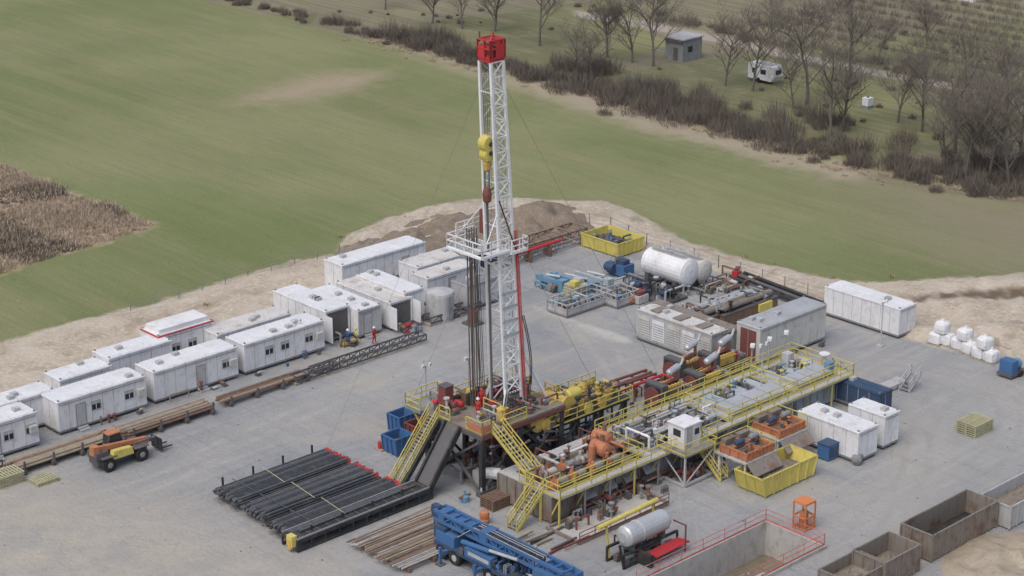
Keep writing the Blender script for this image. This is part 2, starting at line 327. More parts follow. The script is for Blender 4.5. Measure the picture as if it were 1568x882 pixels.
# ---------------------------------------------------------------- cabins
def cabin(name,N,R,L,h,wall='white',roof='roofwhite',wins=(),doors=(),ewins=(),edoors=(),z=.25,lu=None,lv=None,ribs=True,extra=None,trim=None):
    u0,u1,v0,v1=rect(N,R,L,0,lu,lv); m=M()
    for k in(.12,.5,.88):
        m.box(u0+(u1-u0)*k-.15,u0+(u1-u0)*k+.15,v0+.1,v1-.1,0,z,'dgrey')
    m.box(u0,u1,v0,v1,z,z+.18,'grey' if not trim else trim)
    m.box(u0+.03,u1-.03,v0+.03,v1-.03,z+.18,z+h-.1,wall)
    m.box(u0-.03,u1+.03,v0-.03,v1+.03,z+h-.1,z+h,trim or wall); m.box(u0+.08,u1-.08,v0+.08,v1-.08,z+h,z+h+.05,roof)
    for a in(u0,u1-.14):
        for b in(v0,v1-.14): m.box(a-.003,a+.143,b-.003,b+.143,z+.18,z+h-.1,wall)
    if ribs:
        Lu=u1-u0; k=max(2,round(Lu/1.2))
        for i in range(1,k):
            x=u0+Lu*i/k; m.box(x-.02,x+.02,v0+.01,v0+.03,z+.2,z+h-.12,'lgrey'); m.box(x-.03,x+.03,v0+.1,v1-.1,z+h+.05,z+h+.08,roof)
        k=max(2,round((v1-v0)/1.2))
        for i in range(1,k):
            y=v0+(v1-v0)*i/k; m.box(u0+.01,u0+.03,y-.02,y+.02,z+.2,z+h-.12,'lgrey')
    def opn(axis,k,w_,zb,zt,mt,fr='lgrey'):
        if axis=='v':
            x=u0+(u1-u0)*k; m.box(x-w_/2-.07,x+w_/2+.07,v0-.03,v0+.04,z+zb-.07,z+zt+.07,fr); m.box(x-w_/2,x+w_/2,v0-.045,v0-.02,z+zb,z+zt,mt)
            if mt=='glass': m.box(x-.03,x+.03,v0-.055,v0-.046,z+zb,z+zt,'white'); m.box(x-w_/2,x+w_/2,v0-.055,v0-.046,z+zt-.25,z+zt,'lgrey')
        else:
            y=v0+(v1-v0)*k; m.box(u0-.03,u0+.04,y-w_/2-.07,y+w_/2+.07,z+zb-.07,z+zt+.07,fr); m.box(u0-.045,u0-.02,y-w_/2,y+w_/2,z+zb,z+zt,mt)
    for k in wins: opn('v',k,.85,1.25,2.0,'glass')
    for k in doors:
        opn('v',k,.9,.2,2.15,'lgrey','grey'); x=u0+(u1-u0)*k
        for s_ in range(2): m.box(x-.5,x+.5,v0-.35-.3*(1-s_),v0-.06,0,.18+.16*s_-.003,'galv')
    for k in ewins: opn('u',k,.8,1.15,2.0,'glass')
    for k in edoors: opn('u',k,.9,.2,2.15,'glass','grey')
    if extra: extra(m,u0,u1,v0,v1,z,h)
    for i in range(random.randint(1,3)):
        x=random.uniform(u0+1,u1-1) if u1-u0>3 else (u0+u1)/2; y=random.uniform(v0+.6,v1-.6); m.box(x-.3,x+.3,y-.25,y+.25,z+h+.05,z+h+.35,'lgrey')
    if wins:
        x=u0+(u1-u0)*.93; m.box(x-.4,x+.3,v0-.35,v0-.04,z+1.3,z+1.9,'cream')
    for a in(u0+.1,u1-.25):
        for b in(v0+.1,v1-.25): m.box(a,a+.15,b,b+.15,z+h+.05,z+h+.16,'grey')
    m.cyl((u0+.2,v0-.05,z+h-.3),(u1-.2,v0-.05,z+h-.3),.025,'dgrey',5)
    if u1-u0>5: m.kit(u0+.3,u1-.8,v0-.9,v0-.35,0,int((u1-u0)/2.2),('dgrey','lgrey','rust','blue','wood','grey','dred'),.8)
    return m.fin(name)
cabin('office_cabin',(-60,722),(67,686),None,3.0,lv=3,wins=(.62,.9),doors=(.45,))
cabin('office_cabin',(-45,690),(74,640),None,3.0,lv=2.6,wins=(.2,))
cabin('office_cabin',(92,668),(230,627),None,2.9,lv=3,wins=(.42,.8),doors=(.25,))
cabin('office_cabin',(238,620),(368,580),None,2.9,lv=3,wins=(.86,),doors=(.55,))
cabin('office_cabin',(376,576),(498,537),None,2.9,lv=3,wins=(.3,.5,.8))
cabin('office_cabin',(95,628),(172,602),None,2.6,lv=2.8,wins=())
cabin('office_cabin',(170,600),(262,568),None,3.0,lv=2.8,wins=())
def canopy(m,u0,u1,v0,v1,z,h):
    m.box(u0+.4,u1-.4,v0+.3,v1-.3,z+h+.05,z+h+.5,'white')
cabin('canteen_cabin',(245,568),(322,538),None,3.2,lv=3,wins=(.3,.6),trim='red',extra=canopy)
cabin('office_cabin',(335,556),(445,520),None,2.6,lv=2.8,roof='roofrust')
def opened(m,u0,u1,v0,v1,z,h):
    m.box(u0+.25,u1-.25,v0-.01,v0+.05,z+.2,z+h-.25,'dgrey'); m.ob((u0-.1,v0-.6,z+h*.48),(.06,1.15,h*.85),0,'white'); m.ob((u1+.1,v0-.6,z+h*.48),(.06,1.15,h*.85),0,'white')
    m.kit(u0+.2,u1-.7,v0-2.6,v0-.6,0,9,('dgrey','blue','amber','rust','red','lgrey'))
cabin('workshop_container',(500,527),None,(432,489),3.1,lu=3.0,extra=opened,ewins=(.35,))
cabin('workshop_container',(550,520),None,(488,482),2.7,lu=2.9,roof='roofwhite',wall='lgrey',doors=(.4,))
cabin('storage_container',(598,507),None,(532,468),2.7,lu=2.9,roof='roofrust',extra=opened)
cabin('storage_container',(620,497),None,(565,462),3.1,lu=2.6,roof='roofwhite')
cabin('workshop_container',(525,452),(648,412),None,3.0,lv=3.0,wins=(.75,),ewins=())
cabin('storage_container',(640,455),(735,425),None,3.0,lv=3.0,roof='roofrust')
cabin('storage_container',(655,470),(735,448),None,2.8,lv=2.6,roof='roofrust',doors=(.5,))
m=M(); c=S(674,487); m.lathe((c[0],c[1],0),(0,0,1),[(1.4,0),(1.4,.3),(1.45,.32),(1.45,2.6),(1.4,2.9),(.5,3.1),(.3,3.2)],'lgrey',16)
for k in range(4): m.box(c[0]-.3+k*.2,c[0]-.26+k*.2,c[1]-1.52,c[1]-1.48,.3,2.7,'grey')
m.fin('water_tank')
cabin('storage_container',(715,478),(760,462),None,2.6,lv=2.4,wall='lgrey',roof='grey')
m=M(); u,v=S(724,496); m.cyl((u,v,0),(u,v,1.5),.55,'dred',12); m.cyl((u,v,1.5),(u,v,1.8),.2,'dred',8); m.box(u-.8,u+.8,v-.8,v+.8,0,.2,'dgrey'); m.fin('red_mixing_tank')
# ---------------------------------------------------------------- long racks of casing beside the cabins
def pipestack(name,N,R,wid,lay,r,mat,z0=.5,endm=None,slats=4):
    u0,v0=S(*N); u1=S(*R)[0]; m=M(); L=u1-u0
    for k in range(slats):
        x=u0+L*(.06+.88*k/(slats-1)); m.box(x-.15,x+.15,v0-.3,v0+wid+.3,z0-.25,z0,'dgrey'); m.box(x-.12,x+.12,v0-.1,v0+.2,0,z0-.25,'rust'); m.box(x-.12,x+.12,v0+wid-.2,v0+wid+.1,0,z0-.25,'rust')
        m.box(x-.08,x+.08,v0-.28,v0-.14,z0,z0+lay*2*r+.3,'dgrey')
    n=int(wid/(2*r*1.04))
    for l in range(lay):
        for i in range(n-l):
            if l==lay-1 and random.random()<.25: continue
            y=v0+r+i*2.08*r+l*r; j=random.uniform(-.45,.3); a=(u0+j,y,z0+r+l*1.8*r); b=(u1+j-random.uniform(0,.6),y,z0+r+l*1.8*r)
            m.cyl(a,b,r,random.choice((mat,mat,'rust','wood')),6)
    return m.fin(name)
pipestack('casing_pipe_stack',(28,730),(182,683),2.0,2,.12,'brownpipe')
pipestack('casing_pipe_stack',(196,678),(335,633),2.0,2,.12,'brownpipe')
pipestack('casing_pipe_stack',(345,625),(478,580),1.6,1,.12,'brownpipe')
def truss(name,N,R,w=1.4,h=.9,mt='dgrey',z0=.3):
    u0,v0=S(*N); u1=S(*R)[0]; m=M(); n=max(3,int((u1-u0)/1.2))
    for b in(v0,v0+w):
        m.beam((u0,b,z0),(u1,b,z0),.14,mt); m.beam((u0,b,z0+h),(u1,b,z0+h),.14,mt)
        for i in range(n):
            a=u0+(u1-u0)*i/n; c=u0+(u1-u0)*(i+1)/n; m.beam((a,b,z0),(a,b,z0+h),.08,mt); m.beam((a,b,z0),(c,b,z0+h),.07,mt)
        m.beam((u1,b,z0),(u1,b,z0+h),.1,mt)
    for i in range(0,n+1):
        a=u0+(u1-u0)*i/n; m.beam((a,v0,z0+h),(a,v0+w,z0+h),.08,mt)
    for i in range(0,n+1,3):
        a=u0+(u1-u0)*i/n; m.box(a-.2,a+.2,v0-.1,v0+w+.1,0,z0-.08,'wood')
    return m.fin(name)
truss('pipe_rack_truss',(485,580),(648,522),1.2,.55); truss('pipe_rack_truss',(455,590),(520,568),1.0,.5)
truss('pipe_rack_truss',(660,500),(735,474),1.2,.6)
truss('pipe_rack_truss',(-20,745),(25,730),2.2,.5)
# ---------------------------------------------------------------- drill pipe rack
u0,v1=S(330,752,.6); ur,_=S(487,690,.6); un,v0=S(458,825,.6)
m=M(); L=ur-u0; Wd=v1-v0
for k in range(4):
    x=u0+L*(.08+.84*k/3); m.box(x-.18,x+.18,v0-.3,v1+.3,.12,.6,'dgrey')
sec=3; r=.095; gap=.35; sw=(Wd-gap*(sec-1))/sec; pitch=.25
for s_ in range(sec):
    a0=v0+s_*(sw+gap); n=int(sw/pitch)
    for l in range(3):
        for i in range(n-l):
            if l==2 and random.random()<.06: continue
            y=a0+r+i*pitch+l*pitch*.5; z=.7+l*.17+random.uniform(-.01,.01); j=random.uniform(-.2,.2)+(-.4 if s_==0 else 0); jj=random.uniform(-.2,.15)
            m.cyl((u0+j,y,z),(ur+jj,y,z),r,random.choice(('pipeblack','pipeblack','pipegrey')),8)
            m.cyl((ur+jj,y,z),(ur+jj+.3,y,z),.115,'red' if random.random()<.7 else 'dred',8); m.cyl((u0+j-.35,y,z),(u0+j,y,z),.12,random.choice(('black','pipegrey','dgrey')),8)
    m.beam((u0+L*.40,a0,1.2),(u0+L*.42+.2,a0+sw,1.2),.05,'pallet'); m.box(u0+L*.15,u0+L*.155,a0,a0+sw,1.15,1.2,'dgrey')
for k in range(4):
    x=u0+L*(.08+.84*k/3); m.box(x-.07,x+.07,v0-.25,v0-.12,.6,1.5,'black'); m.box(x-.07,x+.07,v1+.12,v1+.25,.6,1.5,'black')
m.fin('drill_pipe_rack')
pipe=M(); a=S(535,838); b=S(665,782); c=S(622,878); u0,u1=a[0],b[0]; v1=a[1]; v0=c[1]
for k in range(4): x=u0+(u1-u0)*(.08+.84*k/3); pipe.box(x-.12,x+.12,v0-.2,v1+.2,0,.4,'rust')
y=v0
while y<v1:
    j=random.uniform(-.35,.35); z=.48+random.choice((0,.07)); pipe.cyl((u0+j,y,z),(u1+j,y,z),.065,random.choice(('brownpipe','brownpipe','wood','brownpipe','lgrey')),6); y+=.165
for k in range(26):
    y=random.uniform(v0,v1); j=random.uniform(-.5,.5); pipe.cyl((u0+j,y,.62),(u1+j,y+random.uniform(-.3,.3),.62),.045,random.choice(('brownpipe','wood','rust')),6)
pipe.fin('tubing_stack')
# ---------------------------------------------------------------- drilling rig (anchor = near corner of drill floor)
ZF=5.5; fu,fv=S(738,667,ZF)
rig=M(); mu,mv=fu+6.0,fv+3.5
cu0,cv0=S(458,848); cu1=fu-3.2
cw=M(); cvw=2.0; cv0=S(560,802)[1]-.3
cw.box(cu0,cu1,cv0,cv0+cvw,.75,1.05,'black')
for sd in(cv0+.08,cv0+cvw-.08):
    cw.beam((cu0,sd,.12),(cu1,sd,.12),.2,'black'); n=10
    for i in range(n+1): x=cu0+(cu1-cu0)*i/n; cw.beam((x,sd,.1),(x,sd,.8),.12,'black')
    cw.beam((cu0,sd,1.12),(cu1,sd,1.12),.12,'grey')
cw.box(cu0-.4,cu0+.1,cv0+.2,cv0+.9,.5,1.4,'yellow'); cw.box(cu0-.45,cu0-.2,cv0+.35,cv0+.8,.3,1.1,'amber')
for i in range(14): x=cu0+(cu1-cu0)*(i+.5)/14; cw.box(x-.03,x+.03,cv0+.2,cv0+cvw-.2,1.05,1.09,'dgrey')
cw.cyl((cu0+1,cv0+1.0,1.2),(cu1-1,cv0+1.1,1.2),.09,'pipegrey',8)
cw.fin('catwalk')
FU,FV=9.5,7.2
for a in(fu+.2,fu+4.4,fu+9.2):
    for b in(fv+.2,fv+6.9): rig.beam((a,b,0),(a,b,ZF-.5),.4,'black')
for a in(fu+.2,fu+9.2):
    rig.beam((a,fv+.2,0),(a,fv+6.9,ZF-.6),.2,'dgrey'); rig.beam((a,fv+6.9,0),(a,fv+.2,ZF-.6),.2,'dgrey')
for b in(fv+.2,fv+6.9):
    for a,c in((fu+.2,fu+4.4),(fu+4.4,fu+9.2)):
        rig.beam((a,b,0),(c,b,ZF-.6),.22,'dgrey'); rig.beam((c,b,0),(a,b,ZF-.6),.2,'black')
        rig.beam((a,b,2.7),(c,b,2.7),.2,'black')
    rig.beam((fu-.3,b,.2),(fu+9.8,b,.2),.5,'dgrey')
rig.box(fu,fu+FU,fv,fv+FV,ZF-.55,ZF-.15,'dgrey'); rig.box(fu+.02,fu+FU-.02,fv+.02,fv+FV-.02,ZF-.15,ZF,'rustgrey')
rig.box(fu-.03,fu+FU+.03,fv-.04,fv-.01,ZF-.5,ZF-.2,'dred')
bx,by=mu-1.6,mv
rig.lathe((bx,by,0),(0,0,1),[(.6,0),(.6,.4),(.35,.45),(.35,.9),(.7,.95),(.7,1.7),(.4,1.75),(.4,2.0),(.75,2.05),(.75,3.1),(.35,3.2),(.35,4.6)],'dred',14)
rig.cyl((bx-1.6,by,1.3),(bx+1.6,by,1.3),.3,'dred',10); rig.cyl((bx-1.4,by+.1,2.5),(bx+1.4,by+.1,2.5),.22,'dred',10)
rig.box(fu+1,fu+3.5,fv+.8,fv+2.3,0,1.3,'lgrey'); rig.box(fu+4.6,fu+7.5,fv+.6,fv+2.6,.2,2.0,'dgrey')
rig.lathe((fu+.9,fv+1.2,1.5),(.6,-.8,.0),[(.45,0),(.5,.1),(.5,1.6),(.45,1.7)],'white',12)
rig.kit(fu-.2,fu+9,fv-.3,fv+6.3,0,45,('dgrey','black','rust','dred','grey','lgrey','black'),1.5); rig.kit(fu+1,fu+3.4,fv+.8,fv+2,1.3,8,('dgrey','rust','lgrey'))
for k in range(14):
    x=random.uniform(fu,fu+8); z=random.uniform(1,4.6); rig.cyl((x,fv+.05,z),(x+random.uniform(1,3),fv+random.uniform(0,2),z+random.uniform(-1,.5)),random.uniform(.05,.14),random.choice(('black','dgrey','rust','grey')),6)
rv=cv0+.1
for k in(0,1.75): rig.beam((fu-3.4,rv+k,.9),(fu,rv+k,ZF-.1),.2,'black',.5)
rig.hexa([(fu-3.4,rv,.8),(fu,rv,ZF-.25),(fu,rv+1.75,ZF-.25),(fu-3.4,rv+1.75,.8),(fu-3.4,rv,.95),(fu,rv,ZF-.1),(fu,rv+1.75,ZF-.1),(fu-3.4,rv+1.75,.95)],'dgrey')
rig.stair((fu-4.6,fv+5.9,.05),(fu,fv+5.9,ZF-.05),1.1)
rig.beam((fu-4.5,fv+5.2,.1),(fu,fv+5.2,ZF-.3),.3,'black',.4)
rig.box(fu-.4,fu+3.2,fv+FV,fv+FV+1.9,ZF-.3,ZF-.05,'grey'); rig.rail([(fu-.4,fv+FV,ZF),(fu-.4,fv+FV+1.9,ZF),(fu+3.2,fv+FV+1.9,ZF),(fu+3.2,fv+FV,ZF)])
rig.beam((fu+.2,fv+FV,3.2),(fu+.2,fv+FV+1.8,ZF-.3),.15,'yellow'); rig.beam((fu+2.8,fv+FV,3.2),(fu+2.8,fv+FV+1.8,ZF-.3),.15,'yellow')
rig.rail([(fu,fv+5.2,ZF),(fu,fv+3.9,ZF)]); rig.rail([(fu,fv+1.9,ZF),(fu,fv,ZF),(fu+.9,fv,ZF)]); rig.rail([(fu+2.4,fv,ZF),(fu+5,fv,ZF)])
rig.rail([(fu+3.2,fv+FV,ZF),(fu+FU,fv+FV,ZF),(fu+FU,fv+4.5,ZF)])
rig.box(fu-.06,fu-.01,fv,fv+1.7,ZF+.15,ZF+.75,'orange'); rig.box(fu,fu+1.0,fv-.07,fv-.02,ZF+.15,ZF+.75,'orange')
rig.cyl((bx,by,ZF),(bx,by,ZF+.35),.75,'dgrey',16); rig.cyl((bx,by,ZF+.35),(bx,by,ZF+.7),.35,'red',12)
rig.box(fu+1.2,fu+2.1,fv+5.8,fv+6.7,ZF,ZF+2.0,'dred'); rig.box(fu+1.15,fu+2.15,fv+5.75,fv+6.75,ZF+2.0,ZF+2.08,'dgrey'); rig.box(fu+3.2,fu+4.2,fv+5.5,fv+6.4,ZF,ZF+1.0,'rust')
rig.lathe((fu+3.0,fv+.9,ZF),(0,0,1),[(.35,0),(.4,.3),(.4,1.2),(.2,1.4)],'amber',10)
rig.kit(fu+.5,fu+4.0,fv+.5,fv+2.6,ZF,16,('dred','dgrey','amber','grey','rust','black','lgrey')); rig.kit(fu+.5,fu+8.5,fv+4.6,fv+6.5,ZF,32,('dred','red','dgrey','amber','grey','rust','black','lgrey'),1.2); rig.kit(fu+5.6,fu+8.6,fv+.3,fv+6,ZF,26,('dred','dgrey','grey','rust','black'),1.1)
rig.box(mu-2.6,mu-2.1,mv+1.7,mv+2.2,ZF,ZF+1.4,'yellow'); rig.rail([(mu-2.3,mv-1.9,ZF),(mu-2.3,mv+.3,ZF)])
for k in range(6): rig.pipe([(mu-2+k*.3,mv-1.8,ZF+1.9),(mu-2.4+k*.3,mv-2.0,ZF+.9),(mu-1.5+k*.5,mv-3.0,ZF+.15)],.05,'black',5)
rig.fin('drilling_rig_substructure')
# ---- mast
ms=M(); ZT=ZAT(mu-1.4,mv,92); Z0=ZF+.1
def leg(su,sv,t):
    wu=.92*(1-t)+.66*t; wv=.92*(1-t)+.66*t; cx=mu-1.6*t; return Vector((cx+su*wu,mv+sv*wv,Z0+(ZT-Z0)*t))
for su in(-1,1):
    for sv in(-1,1): ms.beam(leg(su,sv,0),leg(su,sv,1),.21,'mastwhite')
nb=24
for i in range(nb):
    t0,t1=i/nb,(i+1)/nb
    for (a,b) in (((-1,-1),(1,-1)),((1,-1),(1,1)),((1,1),(-1,1)),((-1,1),(-1,-1))):
        if (a,b)==((-1,1),(-1,-1)) and (t1<.18 or i%3): continue
        p0,q0,p1,q1=leg(*a,t0),leg(*b,t0),leg(*a,t1),leg(*b,t1)
        ms.beam(p1,q1,.09,'mastwhite')
        if (a,b)==((-1,1),(-1,-1)): continue
        elif i%2: ms.beam(p0,q1,.09,'mastwhite')
        else: ms.beam(q0,p1,.09,'mastwhite')
for k in(.0,.4): ms.beam(leg(1,-.2,0)+Vector((.12,k,0)),leg(1,-.2,1)+Vector((.12,k,0)),.05,'lgrey')
for i in range(5,9): ms.beam(leg(-1,-1,i/nb)+Vector((-.02,-.02,.3)),leg(1,-1,i/nb)+Vector((.02,-.02,.3)),.2,'bluegrey')
for sv in(-1,1):
    ms.beam((mu+3.4,mv+sv*1.3,ZF),leg(1,sv,.18),.2,'mastwhite'); ms.beam((mu-1.5,mv+sv*1.3,ZF),leg(-1,sv,.06),.18,'mastwhite')
T=leg(0,0,1); cx,cy,cz=T
ms.box(cx-.75,cx+.75,cy-.7,cy+.7,cz,cz+.25,'red')
ms.box(cx-.65,cx-.4,cy-.65,cy+.65,cz+.25,cz+1.3,'red'); ms.box(cx+.3,cx+.7,cy-.65,cy+.1,cz+.25,cz+1.75,'red'); ms.box(cx-.1,cx+.25,cy-.6,cy+.6,cz+.25,cz+1.3,'dred')
for k in range(4): ms.lathe((cx-.3,cy-.55+k*.3,cz+.85),(0,1,0),[(.5,0),(.42,.06),(.5,.12)],'dred',14)
ms.rail([(cx-.78,cy-.73,cz+.25),(cx+.78,cy-.73,cz+.25),(cx+.78,cy+.73,cz+.25),(cx-.78,cy+.73,cz+.25),(cx-.78,cy-.73,cz+.25)],'red',1.5,.11,.8)
ms.box(cx-.81,cx-.77,cy-.1,cy+.7,cz+.3,cz+1.3,'red'); ms.box(cx-.2,cx+.7,cy-.78,cy-.74,cz+.3,cz+1.4,'red'); ms.beam((cx-.78,cy-.73,cz+1.7),(cx+.78,cy+.73,cz+1.8),.14,'red'); ms.beam((cx-.78,cy+.73,cz+1.75),(cx+.78,cy-.73,cz+1.75),.12,'red')
ms.beam((cx-.6,cy+.7,cz+1.5),(cx-.6,cy+.7,cz+2.3),.1,'dgrey'); ms.beam((cx+.4,cy+.2,cz+1.5),(cx+.4,cy+.2,cz+2.2),.1,'red')
def mx(z): return mu-1.6*(z-Z0)/(ZT-Z0)-.15
zb=ZAT(mu-1.2,mv,228); hx=mx(zb)-.75
for k in range(8): ms.cyl((cx-.7+(k%2)*.2,cy-.5+(k//2)*.3,cz+.3),(hx,mv-.25+(k//2)*.17,zb+1.2),.022,'dgrey',4)
ms.lathe((hx,mv-.42,zb+.65),(0,1,0),[(.6,0),(.68,.05),(.68,.78),(.6,.84)],'yellow',16)
ms.lathe((hx,mv-.38,zb-.25),(0,1,0),[(.5,0),(.56,.05),(.56,.7),(.5,.76)],'yellow',16); ms.box(hx-.4,hx+.4,mv-.45,mv+.45,zb-.7,zb+.9,'yellow')
for z_ in(zb+.65,zb-.1): ms.lathe((hx-.42,mv,z_),(-1,0,0),[(.16,0),(.16,.05)],'black',10); ms.lathe((hx,mv-.47,z_),(0,-1,0),[(.2,0),(.2,.05)],'black',10)
ms.lathe((hx,mv,zb-1.7),(0,0,1),[(.15,0),(.3,.2),(.38,.7),(.25,1.1)],'amber',10)
for k in(-.25,.25): ms.cyl((hx,mv+k,zb-3.2),(hx,mv+k,zb-1.2),.06,'dgrey',6)
ms.lathe((hx,mv,zb-4.3),(0,0,1),[(.2,0),(.35,.15),(.4,.7),(.3,1.1),(.2,1.3)],'dred',10)
ms.cyl((bx,by,ZF),(hx,mv,zb-4.2),.1,'dgrey',8)
ms.pipe([(hx,mv,zb-3.4),(hx+.4,mv-.5,zb-3.0),(hx+.7,mv-.8,zb-4.4),(mu+.2,mv-1.15,zb-9)],.06,'black',6)
zm=ZAT(mu-.8,mv,378)
for a,b,cc in((.1,-1.25,'red'),(.32,-1.35,'rwpaint')):
    p=leg(1,-1,.02)+Vector((a,-.2,0)); q=leg(1,-1,.52)+Vector((a,-.2,0)); ms.cyl(p,q,.07,cc,8)
for k in range(2):
    pts_=[]
    for i in range(13):
        t=i/12; pts_.append(leg(1,-1,.27*(1-t))+Vector((.3+.3*math.sin(t*3.1)+k*.18,-.3-.35*math.sin(t*3.1),-.1)))
    ms.pipe(pts_,.045,'black',5)
for k in range(4): ms.cyl(leg(-1,1,.01)+Vector((-.3-.18*k,.4,0)),leg(-1,1,.5)+Vector((-.3-.18*k,.6,0)),.03,'dgrey',5)
ms.cyl((mu-2,mv+1.9,ZF),(mu-2.2,mv+1.9,zm),.05,'dgrey',5)
for du,dv in((-9,13),(12,-12),(9,13),(-10,-9)): ms.cyl((cx,cy,cz),(mu+du,mv+dv,0.1),.012,'dgrey',4)
for du,dv in((-5,9),(9,-6)): ms.cyl(leg(1 if du>0 else -1,-1 if dv<0 else 1,.52),(mu+du,mv+dv,0.1),.012,'dgrey',4)
bu0,bu1,bv0,bv1=mu-3.9,mu-.9,mv-1.3,mv+2.9
for x in(bu0,bu1): ms.beam((x,bv0,zm),(x,bv1,zm),.2,'mastwhite')
for y in(bv0,bv1): ms.beam((bu0,y,zm),(bu1,y,zm),.2,'mastwhite')
for k in range(8): y=mv+.2+k*.32; ms.beam((bu0,y,zm+.02),(bu1-.5,y,zm+.02),.09,'mastwhite')
ms.box(bu0,bu0+.7,bv0,bv1,zm+.05,zm+.12,'lgrey'); ms.box(bu0,bu1,bv0-.0,bv0+.7,zm+.05,zm+.12,'white')
ms.rail([(bu1,bv0,zm),(bu0,bv0,zm),(bu0,bv1,zm),(bu1,bv1,zm)],'mastwhite',1.15,.085,1.1)
ms.beam((bu0,bv0,zm),leg(-1,-1,.42),.12,'mastwhite'); ms.beam((bu0,bv1,zm),leg(-1,1,.40),.12,'mastwhite'); ms.beam((bu0,bv0,zm),leg(-1,-1,.58),.07,'mastwhite'); ms.beam((bu0,bv1,zm),leg(-1,1,.6),.07,'mastwhite')
ms.box(mu-.9,mu+.9,mv-1.6,mv-1.0,zm-.3,zm-.2,'mastwhite'); ms.rail([(mu-.9,mv-1.6,zm-.2),(mu+.9,mv-1.6,zm-.2),(mu+.9,mv-1.0,zm-.2)],'mastwhite',1.1,.08,.9)
ms.box(mu-1.5,mu-1.0,mv+1.1,mv+1.6,zm+1,zm+3.0,'dred'); ms.rail([(bu0+.2,bv1-.9,zm+1.3),(bu1,bv1-.9,zm+1.3)],'mastwhite',.9,.07,.9)
for i in range(3):
    for j in range(3): ms.cyl((mu-2.6+i*.26,mv+1.0+j*.3,ZF),(mu-3.0+i*.26,mv+.9+j*.3,zm+1.6+random.uniform(-.3,.4)),.055,random.choice(('dgrey','rust','dgrey')),6)
ms.fin('drilling_mast')
# ---------------------------------------------------------------- drawworks and drive package
dw=M(); d0=S(812,668,3.6); du1=S(948,600,3.6)[0]; dv0=d0[1]+.2; du0=d0[0]; zD=3.6
dw.box(du0,du1,dv0,dv0+4.2,zD-.4,zD,'black')
for x in np.linspace(du0+.3,du1-.3,5):
    for y in(dv0+.3,dv0+3.9): dw.beam((x,y,0),(x,y,zD-.4),.3,'black')
for x0,x1 in zip(np.linspace(du0+.3,du1-.3,5)[:-1],np.linspace(du0+.3,du1-.3,5)[1:]): dw.beam((x0,dv0+.3,0),(x1,dv0+.3,zD-.5),.18,'dgrey')
def drum(x,y,z,r,l,mt='amber'):
    dw.lathe((x,y-l/2,z),(0,1,0),[(r,0),(r,.12),(r*.75,.14),(r*.75,l-.14),(r,l-.12),(r,l)],mt,16)
dw.lathe((du0+1.1,dv0-.2,zD+.95),(0,1,0),[(.6,0),(.95,.08),(.95,.5),(.7,.55),(.7,2.2),(.95,2.25),(.95,2.6)],'amber',18)
dw.box(du0+.3,du0+2.3,dv0+2.6,dv0+3.9,zD,zD+1.5,'amber')
drum(du0+3.2,dv0+1.6,zD+1.1,1.0,2.6); dw.box(du0+2.5,du0+4.0,dv0+.1,dv0+.9,zD,zD+1.7,'amber'); drum(du0+4.9,dv0+1.6,zD+1.2,.85,2.8)
dw.box(du0+5.6,du0+7.1,dv0+.5,dv0+2.4,zD,zD+1.1,'amber'); dw.lathe((du0+5.6,dv0+1.2,zD+1.6),(1,0,0),[(.35,0),(.5,.2),(.5,1.4),(.3,1.6)],'yellow',14)
dw.box(du0+7.7,du0+9.4,dv0+.6,dv0+2.0,zD,zD+.9,'dgrey'); dw.lathe((du0+7.6,dv0+2.7,zD+.8),(1,0,0),[(.4,0),(.6,.2),(.6,1.6),(.4,1.8)],'amber',14)
dw.kit(du0+.3,du1-1.2,dv0+.1,dv0+3.6,zD,60,('amber','amber','yellow','black','dgrey','rust'),1.2); dw.kit(du0+.5,du1-1.5,dv0+.3,dv0+3.0,zD+1.1,40,('amber','amber','yellow','black','silver'),.8)
for k in range(5): dw.lathe((du0+1.8+k*1.7,dv0-.12,zD+random.uniform(.5,1.1)),(0,-1,0),[(.5,0),(.55,.05),(.55,.15),(.2,.2)],random.choice(('amber','black','yellow')),14)
dw.kit(du0,du1,dv0-.2,dv0+3.5,0,24,('dgrey','black','rust','grey'),1.5)
dw.rail([(du0+2,dv0-.3,zD),(du1,dv0-.3,zD)]); dw.rail([(du0+2,dv0+4.2,zD),(du1,dv0+4.2,zD)])
dw.fin('drawworks')
m=M(); a=S(930,600,2.0); b=S(1012,567,2.0)
for k in range(4): m.cyl((a[0],a[1]+.6*k,1.6+.25*(k%2)),(b[0],b[1]+.6*k,1.5),.14,('red','dred','rust','dred')[k],8)
for k in range(5): x=a[0]+(b[0]-a[0])*k/4; m.beam((x,a[1]-.2,1.3),(x,a[1]+2.2,1.3),.14,'rust'); m.beam((x,a[1],0),(x,a[1],1.3),.14,'rust'); m.beam((x,a[1]+2,0),(x,a[1]+2,1.3),.14,'rust')
m.kit(a[0],b[0],a[1]-1,a[1]+2.5,0,14,('rust','dgrey','dred','grey')); m.fin('mud_return_pipeline')
